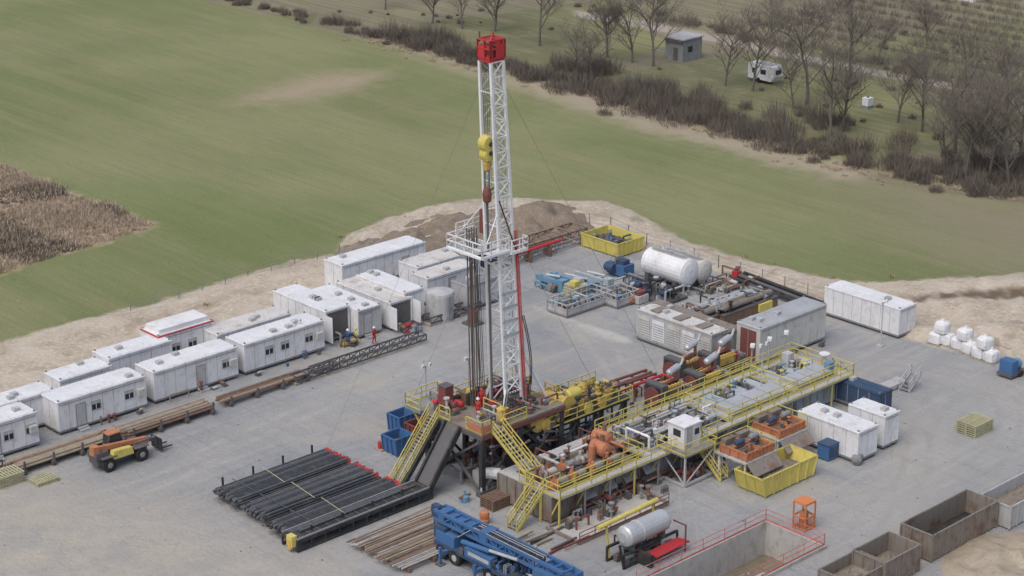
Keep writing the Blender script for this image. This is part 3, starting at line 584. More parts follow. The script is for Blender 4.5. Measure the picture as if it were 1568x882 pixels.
# ---------------------------------------------------------------- engines
def engine(N,Lu=5.2,body='dgrey'):
    u,v=S(*N); m=M(); m.box(u,u+Lu,v,v+2.2,.1,.55,'dgrey'); m.box(u+.1,u+.9,v+.05,v+2.15,.55,2.9,'dgrey'); m.box(u-.02,u+.1,v+.25,v+1.95,.8,2.7,'black')
    m.lathe((u+.0,v+1.1,1.75),(-1,0,0),[(.9,0),(.9,.15),(.2,.16)],'dred',16)
    m.box(u+1,u+3.6,v+.45,v+1.75,.7,1.7,body)
    for s_ in(.35,1.4):
        m.box(u+1.1,u+3.5,v+s_,v+s_+.45,1.5,2.25,random.choice(('rust','amber','dgrey')))
        for k in range(6): m.cyl((u+1.3+k*.4,v+s_+.22,2.2),(u+1.3+k*.4,v+s_+.22,2.45),.16,'amber',8)
    m.cyl((u+1.4,v+1.1,2.5),(u+3.4,v+1.1,2.6),.18,'dred',10); m.cyl((u+3.3,v+1.1,2.4),(u+3.3,v+1.1,3.4),.15,'rust',8)
    m.lathe((u+2.0,v+1.1,3.4),(1,.15,.12),[(.15,0),(.32,.15),(.32,1.6),(.15,1.8)],'silver',14)
    m.pipe([(u+3.8,v+1.4,3.55),(u+4.2,v+1.45,3.7),(u+4.4,v+1.45,4.2)],.12,'silver',8)
    m.box(u+3.8,u+4.9,v+.3,v+1.9,.55,1.9,'grey'); m.cyl((u+3.6,v+1.1,1.2),(u+4,v+1.1,1.2),.5,'grey',12)
    m.kit(u+1,u+4.2,v+.2,v+1.7,1.5,18,('red','amber','black','rust','lgrey','dgrey'),.8)
    m.rail([(u+1,v-.05,.55),(u+Lu,v-.05,.55)],'yellow',1.0,.06)
    m.fin('diesel_engine')
engine((1012,640)); engine((1070,622)); engine((1040,600)); engine((1092,592))
# ---------------------------------------------------------------- mud tank platform
ZP=2.6
t0=S(858,765,ZP); t1=S(1352,590,ZP); tu0,tv0,tu1=t0[0],t0[1],t1[0]; TW=7.2; TL=tu1-tu0
mt=M()
def tank(x0,x1,y0,y1,z0,z1,mat):
    mt.box(x0,x1,y0,y1,z0,z1,mat)
    n=max(3,int((x1-x0)/.9))
    for i in range(n+1):
        x=x0+(x1-x0)*i/n; mt.box(x-.05,x+.05,y0-.1,y0+.001,z0,z1-.02,mat)
    for i in range(7):
        y=y0+(y1-y0)*i/6; mt.box(x0-.1,x0+.001,y-.05,y+.05,z0,z1-.02,mat)
    mt.box(x0-.14,x1+.14,y0-.14,y0-.02,z1-.14,z1+.02,mat)
segs=[(0,.27,'rustgrey'),(.30,.56,'grey'),(.585,.80,'bluegrey'),(.82,1.0,'bluegrey')]
for a,b,c in segs: tank(tu0+TL*a,tu0+TL*b,tv0+1.0,tv0+TW,.2,ZP-.12,c)
mt.box(tu0,tu1,tv0,tv0+1.0,ZP-.1,ZP,'lgrey'); mt.box(tu0,tu1,tv0+TW-1.0,tv0+TW,ZP-.115,ZP-.015,'lgrey')
for a in(.0,.285,.57,.81,.975): mt.box(tu0+TL*a,tu0+TL*a+1.0,tv0+1.0,tv0+TW-1,ZP-.11,ZP-.005,'lgrey')
for i in range(14): x=tu0+TL*i/13; mt.beam((x,tv0+.1,0),(x,tv0+.1,ZP-.1),.12,'yellow' if i%3==0 else 'grey')
for i in range(13): x=tu0+TL*i/13; mt.beam((x,tv0+1.0,.8),(x,tv0+.1,ZP-.1),.1,'yellow')
mt.kit(tu0+.2,tu0+TL*.5,tv0-1.4,tv0+.6,0,34,('dgrey','black','rust','dred','grey','rustgrey'),1.1)
mt.rail([(tu0,tv0,ZP),(tu0+TL*.42,tv0,ZP)]); mt.rail([(tu0+TL*.45,tv0,ZP),(tu1,tv0,ZP),(tu1,tv0+TW,ZP),(tu0+TL*.3,tv0+TW,ZP)])
mt.rail([(tu0+TL*.02,tv0+1.05,ZP),(tu0+TL*.27,tv0+1.05,ZP)]); mt.rail([(tu0+TL*.3,tv0+TW-1.05,ZP),(tu1-1,tv0+TW-1.05,ZP)]); mt.rail([(tu0+TL*.57,tv0+1.05,ZP),(tu1-1.1,tv0+1.05,ZP)])
for a in(.285,.57,.81): mt.rail([(tu0+TL*a,tv0+1,ZP),(tu0+TL*a,tv0+TW-1,ZP)])
mt.rail([(tu0,tv0,ZP),(tu0,tv0+TW-2.5,ZP)])
for a,b in((.60,.795),(.835,.965)):
    x0,x1=tu0+TL*a,tu0+TL*b
    for k,(y0,y1) in enumerate(((1.4,3.5),(3.8,5.9))):
        n=7
        for i in range(n):
            if k==0: mt.box(x0+(x1-x0)*i/n+.03,x0+(x1-x0)*(i+1)/n-.03,tv0+y0,tv0+y1,ZP,ZP+.45+.03*(i%2),'silver')
            elif i%3!=2: mt.box(x0+(x1-x0)*i/n+.03,x0+(x1-x0)*(i+1)/n-.03,tv0+y0,tv0+y1,ZP-.05,ZP+.1+.05*(i%2),'bluegrey')
            else: mt.box(x0+(x1-x0)*i/n+.1,x0+(x1-x0)*(i+1)/n-.1,tv0+y0+.3,tv0+y1-.4,ZP-.1,ZP-.06,'dgrey')
    mt.kit(x0,x1-1,tv0+3.6,tv0+5.8,ZP,16,('lblue','grey','dgrey','lgrey','bluegrey','yellow'),.8)
def centpump(x,y,z,c):
    mt.box(x-.9,x+.9,y-.35,y+.35,z,z+.15,'rust'); mt.lathe((x-.1,y,z+.5),(1,0,0),[(.2,0),(.32,.1),(.32,.8),(.2,.95)],'grey' if random.random()<.5 else c,12); mt.lathe((x-.7,y,z+.5),(1,0,0),[(.42,0),(.42,.25),(.15,.3),(.15,.6)],c,12); mt.cyl((x-.6,y,z+.5),(x-.6,y,z+1.3),.12,c,8)
for i in range(4): centpump(tu0+1.6+i*2.0,tv0+1.7,ZP,'orange')
for i in range(3): centpump(tu0+2.0+i*2.1,tv0+3.4,ZP,random.choice(('orange','lgrey')))
def degas(x,y):
    mt.box(x-.8,x+.8,y-.8,y+.8,ZP,ZP+.4,'dgrey'); mt.lathe((x,y-.9,ZP+1.1),(0,1,0),[(.3,0),(.62,.15),(.62,1.6),(.3,1.8)],'orange',14); mt.cyl((x+.3,y,ZP+1.6),(x+.3,y,ZP+2.2),.2,'rust',8); mt.lathe((x-.9,y,ZP+.3),(0,0,1),[(.2,0),(.3,.1),(.3,1.3),(.2,1.5)],'orange',10)
degas(tu0+TL*.2,tv0+3.0); degas(tu0+TL*.245,tv0+4.4)
for i in range(16):
    x=tu0+TL*random.uniform(.02,.5); y=tv0+random.uniform(1.5,5.8); L_=random.uniform(2,6); r=random.choice((.1,.14,.2)); c=random.choice(('silver','lgrey','white','rust','grey'))
    if random.random()<.6: mt.cyl((x,y,ZP+.35),(x+L_,y,ZP+.4),r,c,10)
    else: mt.cyl((x,y,ZP+.5),(x,min(y+L_,tv0+6.3),ZP+.5),r,c,10)
mt.kit(tu0+.4,tu0+TL*.27,tv0+1.3,tv0+5.6,ZP-.1,50,('rust','orange','grey','dgrey','lgrey','black','dred','rust'),1.1)
mt.kit(tu0+TL*.3,tu0+TL*.55,tv0+1.3,tv0+5.6,ZP-.1,60,('rust','grey','lgrey','dgrey','white','black','dred','silver','bluegrey'),1.1)
for k in range(3):
    x=tu1-1.2-k*2.4; mt.beam((x,tv0+TW-.2,ZP),(x,tv0+TW-.2,ZP+2.6),.08,'lgrey'); mt.ob((x-.2,tv0+TW-.4,ZP+2.6),(.7,.4,.22),.6,'white')
mt.box(tu1-1.6,tu1-.9,tv0+1.5,tv0+2.1,ZP,ZP+1.1,'lblue'); mt.lathe((tu1-.6,tv0+2.9,ZP+.9),(0,0,1),[(.1,0),(.5,.45),(.5,.55)],'white',12)
mt.box(tu1-3.2,tu1-2.4,tv0+5,tv0+5.8,ZP,ZP+1.4,'lgrey')
mt.stair((tu1+2.4,tv0+2.0,0.05),(tu1,tv0+2.0,ZP),.9,'lgrey'); mt.stair((tu0+TL*.435,tv0-3.0,.05),(tu0+TL*.435,tv0,ZP),.9)
mt.fin('mud_tank_system')
st=M(); la=(fu+1.7,fv-.1)
st.stair((la[0],fv-4.6,ZP+.05),(la[0],fv-.05,ZF),1.15)
st.box(la[0]-1.1,tu0+.0,fv-6.6,fv-4.6,ZP-.1,ZP,'grey'); st.rail([(la[0]+.7,fv-4.6,ZP),(tu0,fv-4.6,ZP)]); st.rail([(la[0]+.7,fv-6.6,ZP),(tu0,fv-6.6,ZP)])
st.rail([(la[0]-1.1,fv-4.6,ZP),(la[0]-1.1,fv-5.0,ZP)])
st.stair((la[0]-4.0,fv-6.0,.05),(la[0]-1.1,fv-6.0,ZP),1.1)
for a in(la[0]-.9,tu0-.2):
    for b in(fv-6.5,fv-4.7): st.beam((a,b,0),(a,b,ZP-.1),.16,'yellow')
st.fin('access_stairs')
# ---------------------------------------------------------------- raised control cabin on stand
m=M(); u,v=S(1048,747)
for a in(0,3.6):
    for b in(0,2.9): m.beam((u+a,v+b,0),(u+a,v+b,2.7),.15,'lgrey')
for a in(0,3.6): m.beam((u+a,v,.15),(u+a,v+2.9,.15),.2,'lgrey'); m.beam((u+a,v,0.2),(u+a,v+2.9,2.6),.09,'lgrey')
for b in(0,2.9): m.beam((u,v+b,.2),(u+3.6,v+b,.2),.2,'lgrey'); m.beam((u,v+b,.2),(u+3.6,v+b,2.6),.09,'lgrey')
m.box(u-.1,u+3.8,v-.1,v+3.1,2.7,2.85,'grey'); m.rail([(u-.1,v+3.1,2.85),(u-.1,v-.1,2.85),(u+3.8,v-.1,2.85),(u+3.8,v+1,2.85)])
m.box(u+.8,u+2.8,v+.9,v+2.7,2.85,4.85,'white'); m.box(u+.7,u+2.9,v+.8,v+2.8,4.85,4.95,'white'); m.box(u+.76,u+.8,v+1.3,v+2.1,3.9,4.5,'glass'); m.box(u+1.1,u+1.8,v+.86,v+.9,2.9,4.7,'lgrey')
m.box(u+2.1,u+2.6,v+.85,v+.9,3.9,4.4,'glass'); m.kit(u+.4,u+3,v+.3,v+2.2,0,12,('dred','dgrey','red','grey','black'),1.1)
m.fin('control_cabin')
def shaker(N,zb,col='orange',legs='white'):
    u,v=S(N[0],N[1],0); m=M(); Lu,Lv=3.6,3.0
    for a in(0.1,Lu-.1):
        for b in(.1,Lv-.1): m.beam((u+a,v+b,0),(u+a,v+b,zb),.16,legs)
    for b in(.1,Lv-.1): m.beam((u,v+b,.1),(u+Lu,v+b,.1),.18,legs); m.beam((u+.1,v+b,.2),(u+Lu-.1,v+b,zb),.1,legs); m.beam((u+.1,v+b,zb*.55),(u+Lu-.1,v+b,zb*.55),.1,legs)
    m.box(u-.2,u+Lu+.2,v-.2,v+Lv+.2,zb,zb+.15,'lgrey')
    for k in range(2):
        x=u+.1+k*1.8; m.openbox(x,x+1.5,v,v+2.8,zb+.2,zb+.85,col,'dred',.0,.4,3); m.hexa([(x+.15,v+.1,zb+.45),(x+1.35,v+.1,zb+.45),(x+1.35,v+2.2,zb+.8),(x+.15,v+2.2,zb+.8),(x+.15,v+.1,zb+.5),(x+1.35,v+.1,zb+.5),(x+1.35,v+2.2,zb+.86),(x+.15,v+2.2,zb+.86)],'rust')
        m.lathe((x+.3,v+1.5,zb+1.25),(1,0,0),[(.2,0),(.25,.1),(.25,.9),(.2,1.0)],'grey' if k else 'dblue',10); m.beam((x,v+1.5,zb+.98),(x+1.5,v+1.5,zb+.98),.18,col); m.box(x+.1,x+1.4,v+2.4,v+2.9,zb+.3,zb+1.3,'rustgrey')
    m.kit(u+.1,u+Lu-.7,v+.3,v+2.4,zb+.7,10,('grey','dgrey','orange','rust','black'),.6)
    m.hexa([(u,v-1.1,zb-.9),(u+Lu,v-1.1,zb-.9),(u+Lu,v,zb+.1),(u,v,zb+.1),(u,v-1.1,zb-.8),(u+Lu,v-1.1,zb-.8),(u+Lu,v,zb+.2),(u,v,zb+.2)],'rustgrey')
    m.rail([(u-.2,v+Lv+.2,zb+.15),(u+Lu+.2,v+Lv+.2,zb+.15),(u+Lu+.2,v,zb+.15)]); m.fin('shale_shaker')
shaker((1140,748),2.2); shaker((1190,712),2.2)
# ---------------------------------------------------------------- skips
def skip(name,N,R,L,h,mat,inm='sludge',tp=.3,fill=.35,ribs=6,lv=None,lu=None,z0=.12,tpv=0.0,kit=None):
    u0,u1,v0,v1=rect(N,R,L,0,lu,lv); m=M(); m.openbox(u0,u1,v0,v1,z0,h,mat,inm,tp,fill,ribs,tpv=tpv)
    m.box(u0+tp+.3,u1-tp-.3,v0+.3+tpv,v0+.5+tpv,0,z0,'dgrey'); m.box(u0+tp+.3,u1-tp-.3,v1-.5-tpv,v1-.3-tpv,0,z0,'dgrey')
    # heaped contents
    n=12; zf=z0+(h-z0)*fill; a0,a1,b0,b1=u0+tp+.15,u1-tp-.15,v0+tpv+.15,v1-tpv-.15; vs=[];fs=[]
    for i in range(n):
        for j in range(n):
            e=min(1,4*min(i,n-1-i)/n)*min(1,4*min(j,n-1-j)/n); vs.append((a0+(a1-a0)*i/(n-1),b0+(b1-b0)*j/(n-1),zf+.02+e*.35*(.5+random.random()*.8)))
    for i in range(n-1):
        for j in range(n-1): fs.append((i*n+j,(i+1)*n+j,(i+1)*n+j+1,i*n+j+1))
    m.add(vs,fs,inm)
    if kit: m.kit(a0,a1-.6,b0,b1-.5,zf,14,kit,.9)
    m.fin(name)
skip('yellow_waste_skip',(1166,766),(1270,735),None,1.8,'yellow',lv=2.9,tp=.5,fill=.4)
skip('yellow_waste_skip',(945,396),(986,383),(903,374),1.6,'yellow','dgrey',tp=.15,fill=.4,kit=('dblue','lblue','grey','dgrey'))
skip('rusty_mud_container',(1425,862),(1534,812),None,2.3,'rustgrey','black',lv=2.9,tp=.0,fill=.15,ribs=9)
skip('rusty_mud_container',(1352,905),(1412,878),None,2.3,'rustgrey','sludge',lv=2.9,tp=0,fill=.3,ribs=6)
skip('rusty_mud_container',(1545,812),(1640,770),None,2.0,'lgrey','sludge',lv=2.9,tp=0,fill=.5,ribs=8)
skip('rusty_mud_container',(1300,930),(1360,900),None,2.0,'rustgrey','sludge',lv=2.9,tp=0,fill=.5,ribs=6)
skip('blue_waste_bin',(606,701),None,None,1.6,'blue','dgrey',lu=2.0,lv=1.8,tp=.15,ribs=3)
skip('blue_waste_bin',(612,668),None,None,1.7,'blue','dgrey',lu=1.9,lv=1.6,tp=.15,ribs=3)
skip('blue_waste_bin',(655,660),None,None,1.6,'blue','dblue',lu=1.9,lv=1.6,tp=.15,ribs=3)
skip('red_waste_bin',(640,682),None,None,1.6,'dred','dgrey',lu=2.0,lv=1.7,tp=.15,ribs=3)
skip('blue_waste_bin',(676,672),None,None,1.5,'dblue','dgrey',lu=1.8,lv=1.5,tp=.15,ribs=3)
m=M(); u,v=S(592,685); m.box(u-1,u+.8,v-.5,v+.5,0,.15,'wood')
for k in range(3): m.lathe((u-.7+k*.55,v,.15),(0,0,1),[(.22,0),(.24,.3),(.22,.6)],'red',10)
m.fin('red_drums')
cabin('storage_container',(1312,712),(1342,698),(1238,668),2.7,ribs=True)
cabin('storage_container',(1352,690),(1376,680),(1312,662),2.9)
cabin('blue_tank_container',(1345,640),(1366,632),(1270,608),2.0,wall='dblue',roof='dblue')
m=M(); u,v=S(1268,708); m.box(u,u+1.6,v,v+1.2,.1,1.4,'blue'); m.box(u-.05,u+1.65,v-.05,v+1.25,1.4,1.5,'dblue'); m.box(u+.1,u+1.5,v-.02,v,.3,1.2,'dblue'); m.lathe((u+1.2,v-2.0,.5),(.9,.4,0),[(.2,0),(.45,.1),(.45,.9),(.2,1.0)],'grey',12); m.cyl((u+1.4,v-2,0),(u+1.4,v-2,.2),.3,'dgrey',8); m.fin('fuel_pump_unit')
# ---------------------------------------------------------------- generators, white building, far container
def louv(m,u0,u1,v0,v1,z,h):
    n=5
    for i in range(n):
        y0=v0+(v1-v0)*i/n+.2; y1=v0+(v1-v0)*(i+1)/n-.2
        m.box(u0-.03,u0+.01,y0,y1,z+.4,z+h-.5,'white' if i%2 else 'cream')
        for k in range(7): m.box(u0-.06,u0-.02,y0+.08,y1-.08,z+.55+k*.25,z+.6+k*.25,'grey')
def stacks(m,u0,u1,v0,v1,z,h):
    louv(m,u0,u1,v0,v1,z,h)
    for k in(.2,.5,.8): m.box(u0+.4,u1-.4,v0+(v1-v0)*k-.5,v0+(v1-v0)*k+.5,z+h+.05,z+h+.2,'rustgrey')
cabin('generator_container',(1088,562),(1112,552),(974,520),3.0,wall='lgrey',roof='roofrust',extra=stacks)
cabin('generator_container',(1108,556),(1130,545),(1000,505),2.8,wall='grey',roof='rustgrey')
def doorbrown(m,u0,u1,v0,v1,z,h):
    m.box(u0-.04,u0,v0+.5,v1-.5,z+.2,z+h-.4,'dred'); m.box(u0-.06,u0-.04,(v0+v1)/2-.04,(v0+v1)/2+.04,z+.2,z+h-.4,'grey')
cabin('generator_house',(1162,562),(1258,520),None,3.6,wall='cream',roof='galv',lv=2.9,extra=doorbrown)
def muff(N,l):
    u,v=S(*N); m=M()
    m.box(u-.4,u+l,v-.6,v+1.9,.1,1.3,'rust'); m.box(u-.45,u+l+.05,v-.65,v+1.95,1.3,1.42,'dgrey')
    for k in(0,1.3):
        m.lathe((u,v+k,1.85),(1,0,0),[(.15,0),(.34,.2),(.34,l-.6),(.15,l-.3)],'galv' if k else 'rustgrey',12); m.cyl((u+.5,v+k,1.4),(u+.5,v+k,1.9),.12,'rust'); m.cyl((u+l-.8,v+k,1.4),(u+l-.8,v+k,1.9),.12,'rust')
        m.pipe([(u,v+k,1.85),(u-.4,v+k,2.0),(u-.6,v+k,2.9)],.12,'silver',8)
    m.kit(u+.3,u+l-1.4,v-.5,v+1.5,1.42,24,('dgrey','rust','grey','black','lgrey','silver'))
    m.box(u+l*.6,u+l*.85,v-.9,v-.65,.5,1.3,'yellow'); m.fin('generator_set')
muff((1065,510),8.5); muff((1105,500),8.0)
cabin('storage_container',(1375,520),(1402,510),(1268,480),2.9,wins=(),ewins=())
m=M(); u,v=S(1236,530); m.box(u,u+2.2,v,v+1.6,.1,1.4,'dblue'); m.box(u+.1,u+2.1,v+.1,v+1.5,1.4,1.5,'blue'); m.box(u+.3,u+.9,v-.05,v,.4,1.1,'lblue'); m.fin('blue_compressor')
def htank(N,L,r,name='horizontal_storage_tank',mat='white',z=None,ax=(1,0)):
    u,v=S(*N); m=M(); z=z or r+.6; d=(ax[0],ax[1],0)
    m.lathe((u,v,z),d,[(r*.3,-.35),(r*.75,-.2),(r,.0),(r,L*.33),(r+.04,L*.335),(r+.04,L*.345),(r,L*.35),(r,L*.66),(r+.04,L*.665),(r+.04,L*.675),(r,L*.68),(r,L),(r*.75,L+.2),(r*.3,L+.35)],mat,24)
    for k in(.15,.85):
        c=(u+d[0]*L*k,v+d[1]*L*k); s_=(.5,2*r) if ax[0] else (2*r,.5); m.box(c[0]-s_[0]/2,c[0]+s_[0]/2,c[1]-s_[1]/2,c[1]+s_[1]/2,0,z-r*.55,'dgrey')
    c=(u+d[0]*L*.5,v+d[1]*L*.5); m.cyl((c[0],c[1],z+r-.05),(c[0],c[1],z+r+.25),.35,'lgrey',12); m.beam((u+d[0]*.4,v+d[1]*.4,z+r+.1),(u+d[0]*(L-.4),v+d[1]*(L-.4),z+r+.1),.25,'lgrey',.06)
    m.rail([(u+d[0]*.6-.4,v+d[1]*.6,z+r),(u+d[0]*(L-.6)-.4,v+d[1]*(L-.6),z+r)],'lgrey',.8,.05,1.2)
    m.kit(u-1.4,u+1.0,v-1.6,v-.3,0,8,('dgrey','grey','rust','lgrey')); o=m.fin(name); return o
htank((1055,447),5.6,1.5,ax=(0,1)); htank((1078,440),6.0,1.2,ax=(0,1),mat='cream')
m=M(); u,v=S(1018,470)
m.box(u,u+3.5,v,v+7,.1,.35,'dgrey'); m.box(u+2,u+3.2,v+3,v+4.2,.35,1.6,'black'); m.lathe((u+1,v+4.2,.9),(0,1,0),[(.4,0),(.5,.1),(.5,1.4),(.4,1.5)],'dblue',12)
m.kit(u,u+2.8,v,v+6,.35,34,('dgrey','lgrey','dblue','rust','black','grey'),1.2)
m.fin('pump_skid')
m=M(); u,v=S(955,428)
m.box(u,u+1.6,v,v+2.6,.2,1.4,'blue'); m.box(u+.2,u+1.2,v+.3,v+1.2,1.4,1.9,'dblue'); m.cyl((u-.2,v+1.2,1),(u-.2,v+2.4,1),.5,'dblue',12); m.kit(u,u+1,v+1.2,v+2.2,1.4,5,('dgrey','blue','grey'),.7); m.fin('blue_compressor')
def basket(N,Lu,Lv,h=1.1,mt_='lgrey'):
    u,v=S(*N); m=M(); m.box(u,u+Lu,v,v+Lv,.1,.3,'grey')
    m.rail([(u,v,.3),(u+Lu,v,.3),(u+Lu,v+Lv,.3),(u,v+Lv,.3),(u,v,.3)],mt_,h,.1,.8)
    for a,b in(((u,v),(u+Lu,v)),((u,v),(u,v+Lv))): m.beam((a[0],a[1],.6),(b[0],b[1],.6),.04,mt_,.4)
    m.kit(u+.2,u+Lu-.9,v+.2,v+Lv-.9,.3,int(Lu*Lv*1.8),('bluegrey','lgrey','grey','dgrey','wood','lblue','rust'))
    m.fin('equipment_basket')
basket((868,488),6.5,2.8); basket((945,474),3.2,2.6)
m=M(); u,v=S(880,462); m.box(u,u+3,v,v+2.4,.1,.3,'grey')
for k in range(4): m.box(u+.2+k*.1,u+2.6-k*.1,v+.2,v+2.1,.3+k*.28,.5+k*.28,'pallet')
m.box(u+.4,u+1.2,v+.4,v+1.2,1.4,1.9,'yellow'); m.box(u+1.5,u+2.3,v+.9,v+1.8,1.4,1.8,'lgrey'); m.fin('crated_equipment')
def beamunit(N,c,l=5):
    u,v=S(*N); m=M(); m.beam((u,v,.9),(u-1,v+l,1.3),.4,c,.5); m.beam((u,v,.3),(u+.1,v+l,.3),.3,'dgrey'); m.box(u-.4,u+.5,v-.3,v+.5,.1,1.4,c); m.cyl((u-.9,v+l*.4,.5),(u+.9,v+l*.4,.5),.4,'grey',12); m.beam((u-.8,v+l-.6,0.1),(u-.8,v+l-.6,1.6),.22,c); m.cyl((u+.3,v+.8,1.5),(u-.4,v+l*.7,1.6),.12,'silver',8)
    m.kit(u-.9,u+.4,v,v+l-1,.2,12,('dgrey','rust','lgrey',c,c))
    m.fin('hydraulic_tong_unit')
beamunit((905,452),'lblue'); beamunit((932,446),'bluegrey',4); beamunit((862,448),'lblue',3)
m=M(); u,v=S(978,468); m.box(u,u+1.5,v,v+1.4,.1,.9,'lgrey'); m.box(u+.2,u+1.3,v+.2,v+1.2,.9,1.3,'dred'); m.cyl((u-.3,v+.5,.5),(u-.3,v+1.3,.5),.3,'orange',10); m.fin('hose_reel')
truss('steel_beam_stack',(795,395),(890,360),2.5,.8,'rust'); truss('steel_beam_stack',(770,412),(880,372),2.0,.6,'grey')
m=M(); u,v=S(800,405); m.cyl((u,v,1.4),(u+6,v,1.5),.17,'red',8); m.cyl((u,v+.6,1.4),(u+5,v+.6,1.4),.13,'dred',8)
for k in(1,4): m.box(u+k,u+k+.2,v-.3,v+.9,0,1.2,'rust')
m.fin('red_flare_pipe')
skip('blue_waste_bin',(730,413),(758,402),None,1.5,'dblue','dgrey',lv=2.5,tp=0,ribs=4)
m=M(); a=S(1125,432); b=S(1262,478)
for k in range(5): m.cyl((a[0]+.5*k,a[1],.45+.25*(k%2)),(b[0]+.5*k-1,b[1],.45+.25*(k%2)),.2,('black','dgrey','rust','black','dgrey')[k],8)
for k in range(5): y=a[1]+(b[1]-a[1])*k/4; m.box(a[0]-1.5,a[0]+3,y-.1,y+.1,0,.22,'wood')
m.fin('discharge_pipe_stack')
m=M(); u,v=S(1128,432); m.box(u,u+.7,v,v+.7,0,1.1,'red'); m.cyl((u+.35,v+.35,1.1),(u+.35,v+.35,1.4),.2,'dred'); m.fin('fire_box')
m=M(); u,v=S(1085,455); m.kit(u,u+7,v-1,v+2,0,26,('dgrey','rust','grey','wood','lgrey')); m.fin('spare_parts_pile')
# ---------------------------------------------------------------- bulk bags, pallets
for (x,y,zz_) in((1434,526,0),(1450,528,0),(1468,534,0),(1484,541,0),(1500,548,0),(1517,554,0),(1441,527,1.15),(1476,538,1.15),(1506,551,1.15)):
    c=S(x,y); m=M(); vs=[];fs=[]; q_=random.uniform(-.15,.15); lay=((.6,0),(.7,.1),(.74,.5),(.72,.9),(.62,1.08),(.25,1.14),(.12,1.3),(.17,1.38))
    for (r,t) in lay:
        for i in range(12):
            an=2*math.pi*i/12+.26; k=1/(abs(math.cos(an))**5+abs(math.sin(an))**5)**.2; k=k if r>.3 else 1; rj=r*.92*k*random.uniform(.96,1.04); vs.append((c[0]+rj*math.cos(an+q_),c[1]+rj*math.sin(an+q_),t+.1+zz_))
    for j in range(len(lay)-1):
        for i in range(12): k=(i+1)%12; fs.append((j*12+i,j*12+k,(j+1)*12+k,(j+1)*12+i))
    fs.append(tuple((len(lay)-1)*12+i for i in range(12))); m.add(vs,fs,'white')
    if zz_==0: m.box(c[0]-.7,c[0]+.7,c[1]-.7,c[1]+.7,0,.1,'wood')
    m.fin('bulk_bag')
def pal(N,mat='pallet',n=5,s=1.2,name='pallet_stack'):
    u,v=S(*N); m=M()
    for k in range(n):
        z=k*.2
        for j in range(3): m.box(u,u+s*1.6,v+j*s*.6,v+j*s*.6+.12,z,z+.1,mat)
        for j in range(9): m.box(u+j*s*.2,u+j*s*.2+.13,v-.02,v+s*1.3,z+.1,z+.16,mat)
    m.fin(name)
pal((1493,672),n=6,s=1.6); pal((58,747),n=2,s=1.2); pal((0,750),n=5,s=1.4); pal((755,785),'rust',5,1.2); pal((1548,540),'wood',2,2.2)
m=M(); u,v=S(1548,583); m.box(u,u+2.5,v,v+1.6,.2,.5,'dgrey'); m.box(u+.2,u+1.2,v+.1,v+1.5,.5,1.7,'blue'); m.lathe((u+1.3,v+.8,1.0),(1,0,0),[(.4,0),(.5,.1),(.5,.9),(.4,1)],'lblue',12)
for y in(v,v+1.6): m.cyl((u+1.5,y-.12,.3),(u+1.5,y+.12,.3),.35,'tyre',12)
m.fin('blue_trailer_pump')
m=M(); u,v=S(1384,600); m.stair((u,v,.05),(u+2,v+.2,1.2),1.0,'lgrey'); m.box(u-1,u+1.6,v+.8,v+2,.1,.5,'lgrey'); m.fin('steel_steps')
m=M(); u,v=S(742,800); m.lathe((u,v,0),(0,0,1),[(.4,0),(.42,.3),(.38,.35),(.42,.7),(.38,.95),(.2,1.0)],'orange',12); m.fin('orange_barrel')
m=M(); u,v=S(712,768); m.lathe((u,v,0),(0,0,1),[(.35,0),(.35,.5),(.1,.6),(.1,1.0)],'lblue',10); m.cyl((u-.6,v,.5),(u+.6,v,.5),.12,'rust'); m.fin('wellhead_valve')
m=M(); a=S(838,812); b=S(985,757); c=S(882,838)
u0,v1=a; u1=b[0]; v0=c[1]
for y in(v0,v1): m.box(u0,u1,y,y+.18,0,.3,'rustgrey')
for x in(u0,u1): m.box(x,x+.18,v0+.18,v1,0,.3,'rustgrey')
m.box(u0+.18,u1,v0+.18,v1,-.1,.04,'concrete')
m.rail([(u0,v0,.3),(u1,v0,.3)],'dred',.8,.05); m.fin('concrete_bund')
m=M(); a=S(880,785); b=S(1010,735)
m.box(a[0],b[0],a[1],a[1]+.3,0,1.4,'rustgrey')
for i in range(4): x=a[0]+(b[0]-a[0])*i/4+.4; m.hexa([(x,a[1]-.8,1.2),(x+1.4,a[1]-.8,1.2),(x+1.4,a[1]+.2,2.1),(x,a[1]+.2,2.1),(x,a[1]-.8,1.28),(x+1.4,a[1]-.8,1.28),(x+1.4,a[1]+.2,2.18),(x,a[1]+.2,2.18)],'grey')
m.kit(a[0],b[0]-.5,a[1]-1.4,a[1]-.3,0,20,('dgrey','rust','black','dred','grey'))
m.pipe([(a[0]-.5,a[1]-.6,.6),(b[0]+1,a[1]-.6,.6)],.13,'dred',8); m.fin('retaining_wall')
# ---------------------------------------------------------------- concrete pit
m=M(); D=-2.6; t=.3
m.box(PU0,PU1,PV0,PV1,D-.2,D,'mudwater')
m.box(PU0-.0,PU1,PV1-t,PV1,D,.3,'concrete'); m.box(PU0,PU1,PV0,PV0+t,D,.3,'concrete'); m.box(PU1-t,PU1+.001,PV0+t,PV1-t,D,.3,'concrete'); m.box(PU0,PU0+t,PV0+t,PV1-t,D,.3,'concrete')
m.box(PU0+3,PU1-3.5,PV0+t,PV0+3.4,D,D+.5,'concrete')
m.rail([(PU0,PV1-.15,.3),(PU1-.15,PV1-.15,.3),(PU1-.15,PV0+.15,.3),(PU0,PV0+.15,.3)],'rwpaint',1.0,.04,2.4)
m.fin('concrete_pit')
m=M(); u,v=S(1232,815)
for a in(0,1.2):
    for b in(0,1.2): m.beam((u+a,v+b,0),(u+a,v+b,2.3),.1,'hivis')
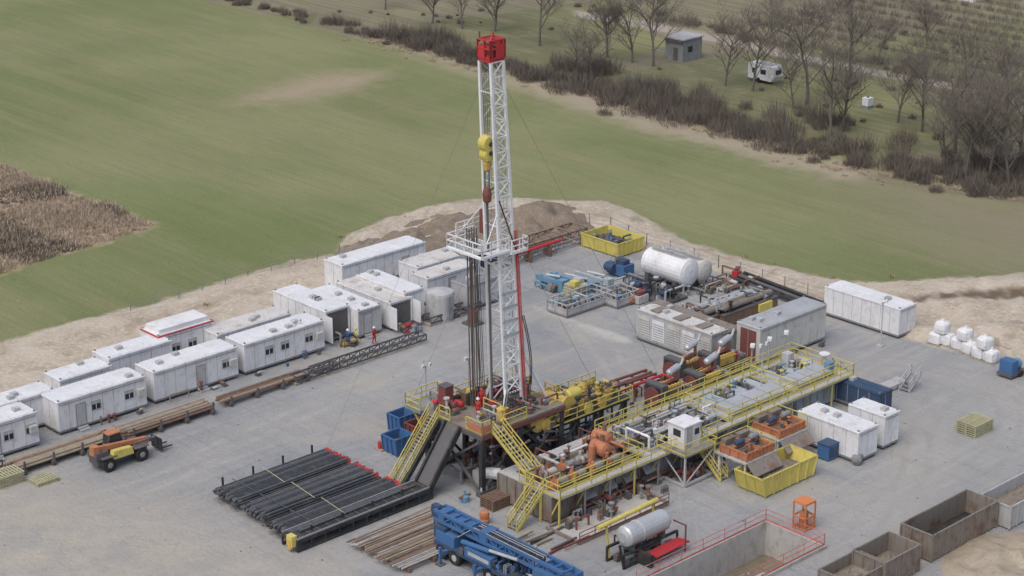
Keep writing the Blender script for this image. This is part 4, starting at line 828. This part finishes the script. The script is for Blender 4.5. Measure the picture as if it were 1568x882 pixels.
for z in(.1,1.1,2.3):
    m.beam((u,v,z),(u+1.2,v,z),.1,'hivis'); m.beam((u,v,z),(u,v+1.2,z),.1,'hivis'); m.beam((u+1.2,v,z),(u+1.2,v+1.2,z),.1,'hivis'); m.beam((u,v+1.2,z),(u+1.2,v+1.2,z),.1,'hivis')
for k in range(5): m.beam((u+.2+k*.2,v,.1),(u+.2+k*.2,v,1.1),.04,'hivis'); m.beam((u,v+.2+k*.2,.1),(u,v+.2+k*.2,1.1),.04,'hivis')
m.box(u-.03,u+1.23,v-.03,v+1.23,2.35,2.42,'hivis'); m.box(u+.3,u+.8,v+.3,v+.8,.1,1.5,'orange'); m.box(u-.05,u+1.25,v-.05,v+1.25,0,.05,'grey'); m.fin('orange_lift_cage')
# ---------------------------------------------------------------- separator on red skid
m=M(); u,v=S(955,872)
for x in np.linspace(0,6,4):
    for y in(0,1.8): m.beam((u+x,v+y,0),(u+x,v+y,1.2),.14,'black')
for y in(0,1.8): m.beam((u,v+y,.1),(u+6,v+y,.1),.2,'black'); m.beam((u,v+y,1.2),(u+6,v+y,1.2),.18,'black')
m.lathe((u+.6,v+.5,2.4),(1,0,0),[(.4,-.3),(.75,-.15),(.85,0),(.85,4.2),(.75,4.4),(.4,4.55)],'silver',20)
m.lathe((u+1.9,v+.5,2.4),(1,0,0),[(.87,0),(.9,.02),(.9,.12),(.87,.14)],'lgrey',20); m.beam((u+1,v+.5,1.2),(u+1,v+.5,1.8),1.2,'dgrey',.2); m.beam((u+4.4,v+.5,1.2),(u+4.4,v+.5,1.8),1.2,'dgrey',.2)
m.cyl((u-.6,v+2.2,2.9),(u+6,v+2.2,3.1),.2,'yellow',10); m.beam((u+.3,v+1.8,0),(u+.3,v+2.2,2.8),.14,'yellow'); m.beam((u+5.5,v+1.8,0),(u+5.5,v+2.2,2.9),.14,'yellow')
for k in range(5): m.cyl((u+1.7+k*.15,v-.3-k*.22,.65),(u+5.8+k*.05,v-.3-k*.22,.75),.1,'red',8)
m.box(u+1.5,u+1.8,v-1.4,v-.1,.1,1.1,'black'); m.beam((u+5.5,v-1.3,.1),(u+5.5,v-1.3,2.3),.1,'dred'); m.beam((u+5.5,v-1.3,2.3),(u+5.5,v,2.3),.1,'dred')
m.kit(u+.2,u+5,v-.1,v+1.4,.2,20,('black','dgrey','dred','grey'))
m.beam((u,v,.1),(u-.5,v,2.2),.14,'black'); m.fin('gas_separator')
# ---------------------------------------------------------------- blue crane (boom along -v)
m=M(); a=S(665,850); v1=a[1]; u0=a[0]; L=14.0
m.box(u0,u0+2.6,v1-L,v1,1.0,1.35,'dblue')
for y in(.8,2.3,6.2,7.7,9.2,12.5):
    for x in(0,2.25): m.cyl((u0+x,v1-y,.6),(u0+x+.4,v1-y,.6),.6,'tyre',16); m.cyl((u0+x-.02,v1-y,.6),(u0+x+.42,v1-y,.6),.28,'lgrey',10)
m.box(u0+.1,u0+2.5,v1-2.2,v1-.1,1.35,2.2,'blue'); m.box(u0+.2,u0+2.4,v1-1.0,v1+.25,1.5,2.5,'dblue')
for x in(u0+.6,u0+1.7):
    for z in(2.75,3.45): m.beam((x,v1-L+.5,z),(x,v1+.6,z),.22,'blue')
    n=14
    for i in range(n):
        y0=v1-L+.5+(L+.1)*i/n; y1=v1-L+.5+(L+.1)*(i+1)/n; m.beam((x,y0,2.75 if i%2 else 3.45),(x,y1,3.45 if i%2 else 2.75),.12,'blue'); m.beam((x,y0,2.75),(x,y0,3.45),.1,'blue')
for i in range(15): y0=v1-L+.5+(L+.1)*i/14; m.beam((u0+.6,y0,3.45),(u0+1.7,y0,3.45),.14,'blue'); m.beam((u0+.6,y0,2.75),(u0+1.7,y0,2.75),.12,'dblue')
m.box(u0+.75,u0+1.55,v1-9.5,v1-.4,2.85,3.35,'blue'); m.box(u0+.5,u0+1.8,v1-.6,v1+.1,2.6,3.6,'blue'); m.box(u0+.5,u0+1.8,v1-5.4,v1-4.6,2.6,3.65,'blue')
m.box(u0+.9,u0+1.4,v1+.6,v1+1.3,2.6,3.6,'dblue'); m.lathe((u0+.95,v1+1.1,3.1),(1,0,0),[(.35,0),(.4,.05),(.4,.35),(.35,.4)],'dgrey',12)
m.cyl((u0+.25,v1-3,2.2),(u0+.35,v1-9,2.9),.13,'silver',10); m.cyl((u0+2.1,v1-3,2.2),(u0+2.0,v1-9,2.9),.13,'silver',10); m.cyl((u0+.25,v1-3,2.2),(u0+.3,v1-6,2.5),.2,'blue',10); m.cyl((u0+2.1,v1-3,2.2),(u0+2.05,v1-6,2.5),.2,'blue',10)
m.box(u0+.1,u0+2.5,v1-L+.3,v1-L+3.2,1.35,3.0,'blue'); m.box(u0+1.8,u0+2.6,v1-8,v1-4.5,1.35,2.2,'blue'); m.box(u0-.1,u0+.7,v1-6.5,v1-3.6,1.35,2.1,'blue'); m.box(u0-.12,u0-.1,v1-6.3,v1-4,1.6,1.9,'lgrey')
for y in(1.5,5.4,10.5):
    m.beam((u0-.7,v1-y,.9),(u0+3.3,v1-y,.9),.3,'blue'); m.beam((u0-.7,v1-y,.1),(u0-.7,v1-y,1.5),.2,'blue'); m.beam((u0+3.3,v1-y,.1),(u0+3.3,v1-y,1.5),.2,'blue'); m.box(u0-1.0,u0-.4,v1-y-.3,v1-y+.3,0,.1,'dgrey')
m.kit(u0-.1,u0+2.0,v1-13,v1-.6,1.35,60,('blue','dblue','blue','black','lgrey','dgrey'),.9)
for k in range(8): m.pipe([(u0+.6+.13*k,v1-11,3.6),(u0+.5+.13*k,v1-7,3.66),(u0+.6+.13*k,v1-4,3.6),(u0+.2,v1-2.5,2.4)],.03,random.choice(('black','lgrey','black')),5)
m.fin('blue_mobile_crane')
m=M(); a=S(800,860)
for k in range(16):
    x=a[0]+random.uniform(-3,4);y=a[1]+random.uniform(-1,3); m.beam((x,y,.15+.1*(k%3)),(x+random.uniform(1.5,4),y+random.uniform(-.3,.3),.15+.1*(k%3)),.14,random.choice(('rust','wood','dred','dgrey')))
m.fin('timber_beam_pile')
# ---------------------------------------------------------------- telehandler (facing +u)
m=M(); u,v=S(168,722)
for a in(0,3.2):
    for b in(0,2.0):
        m.lathe((u+a,v+b-.22,.62),(0,1,0),[(.5,0),(.62,.05),(.62,.4),(.5,.45)],'tyre',18); m.lathe((u+a,v+b-.26,.62),(0,1,0),[(.2,0),(.28,.05),(.28,.5),(.2,.53)],'grey',12)
        m.box(u+a-.7,u+a+.7,v+b-.25,v+b+.25,1.28,1.36,'dgrey')
m.box(u-.9,u+4.0,v+.35,v+1.65,.6,1.1,'dgrey'); m.box(u-1.0,u+.2,v+.3,v+1.7,1.1,1.75,'dgrey'); m.hexa([(u+.3,v-.15,1.0),(u+2.4,v-.15,1.0),(u+2.4,v+.45,1.0),(u+.3,v+.45,1.0),(u+.5,v-.1,1.7),(u+2.3,v-.1,1.6),(u+2.3,v+.45,1.6),(u+.5,v+.45,1.7)],'yellow')
m.box(u+2.4,u+4.1,v+.3,v+1.7,1.0,1.35,'dgrey')
m.box(u+.8,u+2.3,v+1.25,v+2.15,1.1,1.7,'orange'); m.hexa([(u+.8,v+1.25,1.7),(u+2.3,v+1.25,1.7),(u+2.3,v+2.15,1.7),(u+.8,v+2.15,1.7),(u+.95,v+1.3,2.6),(u+2.0,v+1.3,2.6),(u+2.0,v+2.1,2.6),(u+.95,v+2.1,2.6)],'glass'); m.box(u+.85,u+2.1,v+1.2,v+2.15,2.6,2.7,'orange')
for a,b in((.82,1.27),(2.25,1.27),(.82,2.1),(2.25,2.1)): m.beam((u+a,v+b,1.7),(u+a+(.12 if a<1 else -.22),v+b,2.6),.08,'dgrey')
m.beam((u-.9,v+.85,2.0),(u+4.3,v+.85,1.45),.36,'orange',.4); m.beam((u+3.2,v+.85,1.58),(u+5.0,v+.85,1.2),.3,'dgrey',.32); m.box(u-1.1,u-.5,v+.5,v+1.2,1.5,2.3,'orange'); m.cyl((u+.6,v+.85,1.1),(u+2.4,v+.85,1.6),.12,'silver')
m.beam((u+5.0,v+.85,1.4),(u+5.3,v+.85,.4),.3,'dgrey'); m.box(u+5.25,u+5.4,v+.1,v+1.6,.25,1.3,'black'); m.box(u+5.4,u+6.6,v+.35,v+.5,.25,.32,'black'); m.box(u+5.4,u+6.6,v+1.2,v+1.35,.25,.32,'black')
m.kit(u-.8,u+3.2,v+.4,v+1.4,1.1,14,('dgrey','black','orange','grey'),.6)
m.fin('telehandler')
def pole(N,h,z=0,name='floodlight_pole'):
    u,v=S(N[0],N[1],z); m=M(); m.box(u-.3,u+.3,v-.3,v+.3,z,z+.12,'concrete'); m.cyl((u,v,z),(u,v,z+h),.07,'lgrey',8,.05); m.beam((u-.5,v,z+h),(u+.5,v,z+h),.07,'lgrey')
    for a in(-.4,.4): m.ob((u+a,v-.1,z+h+.1),(.35,.18,.28),.3,'white')
    m.fin(name)
pole((653,640),5); pole((718,640),5.5,3.0); pole((1163,640),7,0); pole((1348,530),4.5); pole((455,545),3.5)
m=M()
def fence(pts,h=1.6):
    for a,b in zip(pts,pts[1:]):
        a=Vector((*S(*a),0));b=Vector((*S(*b),0)); n=max(1,round((b-a).length/3.0))
        for i in range(n+1): c=a.lerp(b,i/n); m.beam(c,c+Vector((0,0,h)),.07,'grey')
        for z in(.5,1.0,1.5): m.beam(a+Vector((0,0,z)),b+Vector((0,0,z)),.025,'grey')
fence([(870,342),(935,352),(990,378),(1100,412),(1272,468)]); m.fin('wire_fence')
m=M(); fence([(200,478),(380,428),(520,388)],1.0); m.fin('wire_fence')
# ---------------------------------------------------------------- buildings beyond the hedge
m=M(); u,v=S(1045,96); m.box(u,u+4.4,v,v+3.6,0,3.4,'grey'); m.box(u-.2,u+4.6,v-.2,v+3.8,3.4,3.6,'lgrey'); m.box(u-.03,u,v+1.0,v+1.9,.1,2.1,'dgrey'); m.box(u+1.2,u+2.2,v-.03,v,1.4,2.3,'glass'); m.box(u-.25,u-.2,v,v+3.6,2.9,3.4,'dgrey'); m.fin('garden_shed')
m=M(); u,v=S(1180,131); m.box(u,u+2.4,v,v+4.4,.5,2.7,'white'); m.hexa([(u+.1,v-.4,1.2),(u+2.3,v-.4,1.2),(u+2.3,v,.6),(u+.1,v,.6),(u+.2,v-.2,2.5),(u+2.2,v-.2,2.5),(u+2.3,v,2.7),(u+.1,v,2.7)],'white'); m.box(u-.03,u,v+1,v+2,1.4,2.1,'glass'); m.box(u-.03,u,v+2.8,v+3.6,1.4,2.1,'glass'); m.box(u+.4,u+2,v+.6,v+3.6,2.7,2.85,'lgrey'); m.cyl((u-.02,v+2.4,.4),(u+.2,v+2.4,.4),.4,'tyre',12); m.box(u+.6,u+1.8,v-.43,v-.38,1.5,2.2,'glass'); m.fin('caravan')
m=M(); u,v=S(1328,165); m.box(u-.6,u+.6,v-.6,v+.6,0,.4,'grey'); m.box(u-.55,u+.55,v-.55,v+.55,.4,1.5,'white'); m.cyl((u,v,1.5),(u,v,1.65),.2,'dgrey'); m.beam((u-.58,v-.58,.4),(u-.58,v-.58,1.5),.06,'galv'); m.beam((u+.58,v-.58,.4),(u+.58,v-.58,1.5),.06,'galv'); m.fin('ibc_water_tank')
m=M(); u,v=S(1490,4); m.box(u,u+12,v,v+6,0,2.6,'white'); m.hexa([(u-.3,v-.3,2.6),(u+12.3,v-.3,2.6),(u+12.3,v+6.3,2.6),(u-.3,v+6.3,2.6),(u,v+2.9,4.2),(u+12,v+2.9,4.2),(u+12,v+3.1,4.2),(u,v+3.1,4.2)],'lgrey'); m.box(u+2,u+3.5,v-.03,v,.8,2,'glass'); m.box(u-.03,u,v+2,v+4,.1,2.2,'dgrey'); m.fin('farm_building')
# ---------------------------------------------------------------- vegetation
def tree_mesh(seed,h):
    rnd=random.Random(seed); m=M()
    def seg(p,q,r0,r1,n,mat):
        d=(q-p); L=d.length; d.normalize(); up=Vector((0,0,1)) if abs(d.z)<.9 else Vector((1,0,0)); a=d.cross(up).normalized(); b=a.cross(d)
        vs=[]
        for c,r in((p,r0),(q,r1)):
            for i in range(n): an=2*math.pi*i/n; vs.append(c+a*r*math.cos(an)+b*r*math.sin(an))
        m.add(vs,[(i,(i+1)%n,n+(i+1)%n,n+i) for i in range(n)],mat)
    def br(p,d,L,r,dep):
        k=4 if dep<2 else 2; pts=[p.copy()]
        for i in range(k):
            d=(d+Vector((rnd.uniform(-1,1),rnd.uniform(-1,1),rnd.uniform(-.25,.6)))*(.15+.05*dep)).normalized(); q=p+d*(L/k)
            r1=r*(1-.6*(i+1)/k); seg(p,q,r*(1-.6*i/k),r1,6 if dep==0 else 4 if dep==1 else 3,'bark' if dep<2 else 'twig'); p=q; pts.append(p.copy())
        if dep>=4: return
        nch=(10,6,5,4)[dep]
        for c in range(nch):
            t=rnd.uniform(.3,1.0) if dep else rnd.uniform(.22,1.0); i=min(int(t*k),k-1); b=pts[i].lerp(pts[i+1],t*k-i)
            ang=rnd.uniform(0,6.28); side=Vector((math.cos(ang),math.sin(ang),rnd.uniform(.05,.7))).normalized(); dd=(d*.65+side*.95).normalized()
            br(b,dd,L*rnd.uniform(.45,.75),max(r*.4,.014),dep+1)
    br(Vector((0,0,-.1)),Vector((0,0,1)),h*.58,h*.018,0)
    return m
protos=[]
for s_ in range(5):
    o=tree_mesh(41+s_,10.5).fin('bare_tree',pivot=(0,0)); protos.append(o.data); bpy.data.objects.remove(o)
def tree(N,s=1.0):
    me=random.choice(protos); o=bpy.data.objects.new('bare_tree',me); bpy.context.scene.collection.objects.link(o)
    x,y=W(*S(*N)); o.location=(x,y,0); o.rotation_euler=(0,0,random.random()*6.28); k=s*random.uniform(.9,1.1); o.scale=(k,k,k*random.uniform(.95,1.15))
for N,s in(((662,36),.9),((708,44),1.0),((757,48),1.1),((826,70),1.35),((930,88),1.1),((968,96),1.0),((1000,102),1.15),((1110,132),1.1),((1152,140),1.2),((1236,160),1.5),((1302,120),1.3),((1272,208),1.2),((1290,200),1.1),((1375,188),1.0),((1412,202),1.1),((1462,235),1.5),((1490,262),1.2),((1445,262),1.0),((1515,275),1.3),((1545,285),1.25),((1478,275),1.1),((1530,240),1.2),((905,132),.9),((885,125),.8),((590,15),.8),((1215,165),.9),((1560,262),1.3),((1500,215),1.2),((1345,95),.8),((1420,70),.9),((1180,60),.7),((1480,120),.9),((1540,150),.9)): tree(N,s)
def twigmass(name,centres,mat,nper,hmin,hmax,rad,wid,lean=.45,extra_mat=None):
    C=np.array(centres); n=len(C)*nper; idx=np.repeat(np.arange(len(C)),nper); sc=C[idx,2]
    ang=np.random.rand(n)*6.283; rr=np.sqrt(np.random.rand(n))*rad*sc; bx_=C[idx,0]+rr*np.cos(ang); by_=C[idx,1]+rr*np.sin(ang)
    hh=np.random.uniform(hmin,hmax,n)*sc*(1-.45*(rr/(rad*sc+1e-6))**2); z0=np.random.rand(n)*.35*hh
    la=np.random.rand(n)*6.283; ln=np.random.rand(n)*lean*hh; tx=bx_+ln*np.cos(la)+.2*rr*np.cos(ang); ty=by_+ln*np.sin(la)+.2*rr*np.sin(ang)
    wa=np.random.rand(n)*6.283; w_=wid*np.random.uniform(.5,1.4,n); dx,dy=w_*np.cos(wa),w_*np.sin(wa)
    v_=np.empty((n,3,3)); v_[:,0]=np.stack([bx_-dx,by_-dy,z0],1); v_[:,1]=np.stack([bx_+dx,by_+dy,z0],1); v_[:,2]=np.stack([tx,ty,hh],1)
    me=bpy.data.meshes.new(name); me.from_pydata(v_.reshape(-1,3).tolist(),[],[(3*i,3*i+1,3*i+2) for i in range(n)])
    me.materials.append(MATS[mat])
    if extra_mat: me.materials.append(MATS[extra_mat]); me.polygons.foreach_set('material_index',np.random.randint(0,2,n).astype(np.int32))
    o=bpy.data.objects.new(name,me); o.rotation_euler=(0,0,TH); bpy.context.scene.collection.objects.link(o)
def along(pts,step,jit,s0,s1):
    out=[]; pts=[Vector(S(*p)) for p in pts]
    for a,b in zip(pts,pts[1:]):
        n=max(1,int((b-a).length/step))
        for i in range(n):
            c=a.lerp(b,random.random()); out.append((c.x+random.gauss(0,jit),c.y+random.gauss(0,jit),random.uniform(s0,s1)*random.choice((.6,1,1,1.15))))
    return out
hl=[(330,-6),(440,22),(560,50),(680,80),(800,112),(880,132),(1000,168),(1110,192),(1200,215),(1330,250),(1430,270),(1568,296),(1640,312)]
twigmass('hedgerow',along(hl[:3],1.0,1.2,.3,.8)+along(hl[2:6],.42,1.4,.5,1.2)+along(hl[5:9],.3,2.0,.5,1.4)+along(hl[8:],.38,2.3,.4,1.1),'bush',190,.8,2.7,1.6,.035,.7,'twig')
twigmass('shrub_thicket',along([(860,105),(905,118),(900,100)],.5,1.6,.6,1.2)+along([(985,142),(1140,184)],.6,2.2,.6,1.3)+along([(1430,225),(1568,268)],.5,4.5,.5,1.4)+along([(1260,185),(1300,205)],.7,1.8,.5,1.2)+along([(655,60),(700,75)],.5,1,.7,1.2)+[(*S(1195,200),1.7)],'bush',220,1.0,3.6,1.5,.03,.6,'twig')
twigmass('garden_hedge',along([(880,12),(1020,32),(1260,82),(1568,150)],1.1,1.6,.3,1.0)+along([(1250,60),(1568,100)],2.2,9,.15,.5)+along([(560,15),(820,40)],2.5,4,.15,.5)+along([(1050,110),(1500,200)],2.5,7,.15,.45),'bush',110,.8,2.8,1.5,.035,.6,'twig')
orc=[]; a=Vector(S(1130,40)); b=Vector(S(1568,120))
for i in range(13):
    for j in range(34):
        u_=a.x+4+i*5.2; v_=b.y+ (a.y-b.y)*j/33
        if mnoise.noise(Vector((u_*.03,v_*.03,2)))>-.25: orc.append((u_+random.gauss(0,.25),v_+random.gauss(0,.3),random.uniform(.5,.85)))
twigmass('orchard_rows',orc,'twig',60,1.2,3.2,1.1,.028,.8,'bush')
R_=np.array(reed); lo,hi=R_.min(0),R_.max(0); rc=[]
cand=np.random.uniform(lo,hi,(5200,2)); ok=sdf(reed,cand)>.3
for p in cand[ok]:
    k=.5+.7*mnoise.noise(Vector((p[0]*.12,p[1]*.12,1)))+.25; rc.append((p[0],p[1],max(.2,k)))
half=[c for c in rc if mnoise.noise(Vector((c[0]*.1,c[1]*.1,7)))>.18]; rest=[c for c in rc if mnoise.noise(Vector((c[0]*.1,c[1]*.1,7)))<=.18]
twigmass('dry_reed_bed',rest,'straw',26,.4,1.1,1.0,.06,.7)
twigmass('dry_bramble_patch',half,'straw',26,.4,1.2,1.0,.06,.7,'bush')
twigmass('dry_verge_grass',along([(560,60),(780,114),(870,133),(1010,178),(1110,207),(1300,262),(1568,305)],.5,1.6,.3,.7),'straw',60,.4,1.0,1.0,.05,.5)
twigmass('weed_tufts',along([(0,575),(200,510),(330,470),(430,440)],1.2,2.2,.2,.6)+along([(1110,395),(1300,440),(1560,440)],1.5,1.6,.2,.5)+along([(530,375),(620,335),(720,310)],1,1.0,.2,.6),'straw',40,.3,.9,.8,.04,.6,'bush')
m=M()
for k in range(260):
    x=random.uniform(0,1568);y=random.uniform(430,880); u,v=S(x,y); a=random.uniform(.04,.13); m.ob((u,v,a*.3),(a,a*1.2,a*.8),random.random()*3,random.choice(('concrete','grey','sludge','wood','lgrey')))
m.fin('scattered_stones')
# ---------------------------------------------------------------- workers
def worker(u,v,z,top,legsm,hat,face=0.0,stride=.12,arm=.25):
    root=bpy.data.objects.new('worker',None); bpy.context.scene.collection.objects.link(root); x,y=W(u,v); root.location=(x,y,z); root.rotation_euler=(0,0,TH+face)
    def skin(name,V_,E,R,mt_,ri=0,sub=1):
        me=bpy.data.meshes.new(name); me.from_pydata(V_,E,[]); me.materials.append(MATS[mt_]); o=bpy.data.objects.new(name,me); bpy.context.scene.collection.objects.link(o); o.parent=root
        o.modifiers.new('s','SKIN')
        for i,r in enumerate(R): sv=me.skin_vertices[0].data[i]; sv.radius=(r,r); sv.use_root=(i==ri)
        su=o.modifiers.new('u','SUBSURF'); su.levels=sub; su.render_levels=sub; return o
    st_=stride
    skin('legs',[(0,0,.95),(0,.1,.9),(st_*.5,.11,.5),(st_,.12,.1),(st_+.14,.12,.05),(0,-.1,.9),(-st_*.2,-.11,.5),(-st_,-.12,.1),(-st_+.14,-.12,.05)],[(0,1),(1,2),(2,3),(3,4),(0,5),(5,6),(6,7),(7,8)],[.13,.11,.075,.055,.05,.11,.075,.055,.05],legsm)
    V_=[(0,0,.95),(0,0,1.2),(0,0,1.4),(0,.19,1.4),(arm*.3,.25,1.13),(arm,.24,.9),(0,-.19,1.4),(-.02,-.25,1.12),(.06,-.26,.88)]
    skin('jacket',V_,[(0,1),(1,2),(2,3),(3,4),(4,5),(2,6),(6,7),(7,8)],[.15,.16,.13,.08,.06,.045,.08,.06,.045],top)
    skin('head',[(0,0,1.45),(.01,0,1.54),(.02,0,1.64),(.09,0,1.6)],[(0,1),(1,2),(2,3)],[.055,.075,.1,.03],'skin',sub=2)
    for (hx_,hy,hz,n) in((arm,.24,.88,'hand_left'),(.06,-.26,.86,'hand_right')):
        Vh=[(hx_,hy,hz),(hx_+.01,hy,hz-.07)];Eh=[(0,1)];Rh=[.03,.032]
        for k in range(4): i=len(Vh); y_=hy-.03+.02*k; Vh+=[(hx_+.015,y_,hz-.12),(hx_+.03,y_,hz-.155+.008*abs(k-1.5))]; Eh+=[(1,i),(i,i+1)]; Rh+=[.009,.008]
        i=len(Vh); Vh+=[(hx_+.045,hy,hz-.06),(hx_+.06,hy,hz-.1)]; Eh+=[(0,i),(i,i+1)]; Rh+=[.011,.009]; skin(n,Vh,Eh,Rh,'skin')
    h_=M(); h_.lathe((0,0,0),(0,0,1),[(.16,0),(.155,.02),(.13,.03),(.125,.09),(.09,.14),(.03,.16)],hat,14); o=h_.fin('hard_hat',pivot=(0,0),smooth=True); o.parent=root; o.location=(.02,0,1.66); o.rotation_euler=(0,0,0)
u,v=S(573,526); worker(u,v,0,'redcloth','redcloth','white',-1.2)
u,v=S(545,528); worker(u,v,0,'yellow','bluecloth','yellow',-.4,.18)
u,v=S(533,530); worker(u,v,0,'bluecloth','bluecloth','white',.8)
worker(fu+2.2,fv+2.9,ZF,'redcloth','redcloth','white',.5); worker(fu+3.8,fv+4.2,ZF,'redcloth','redcloth','red',-2)
# ---------------------------------------------------------------- camera and light
cd=bpy.data.cameras.new('camera'); cam=bpy.data.objects.new('camera',cd); bpy.context.scene.collection.objects.link(cam)
cam.location=(0,0,H); cam.rotation_euler=(math.radians(70),0,0); cd.sensor_width=36; cd.lens=36*F/1568; cd.clip_end=12000; cd.clip_start=1
bpy.context.scene.camera=cam
sun=bpy.data.lights.new('sun','SUN'); so_=bpy.data.objects.new('sun',sun); bpy.context.scene.collection.objects.link(so_)
sun.energy=1.25; sun.angle=math.radians(65); sun.color=(1,.97,.92)
el,az=math.radians(60),math.radians(215)
dv_=Vector((math.sin(az)*math.cos(el),math.cos(az)*math.cos(el),math.sin(el))); so_.rotation_euler=dv_.to_track_quat('Z','Y').to_euler()
w=bpy.data.worlds.new('World'); bpy.context.scene.world=w; w.use_nodes=True; nt=w.node_tree
sky=nt.nodes.new('ShaderNodeTexSky'); sky.sky_type='NISHITA'; sky.sun_disc=False; sky.sun_elevation=el; sky.sun_rotation=az; sky.air_density=.8; sky.dust_density=4.0; sky.ozone_density=1.0
nt.links.new(sky.outputs[0],nt.nodes['Background'].inputs[0]); nt.nodes['Background'].inputs[1].default_value=.15
sc=bpy.context.scene; sc.view_settings.view_transform='Standard'; sc.view_settings.look='None'; sc.view_settings.exposure=0
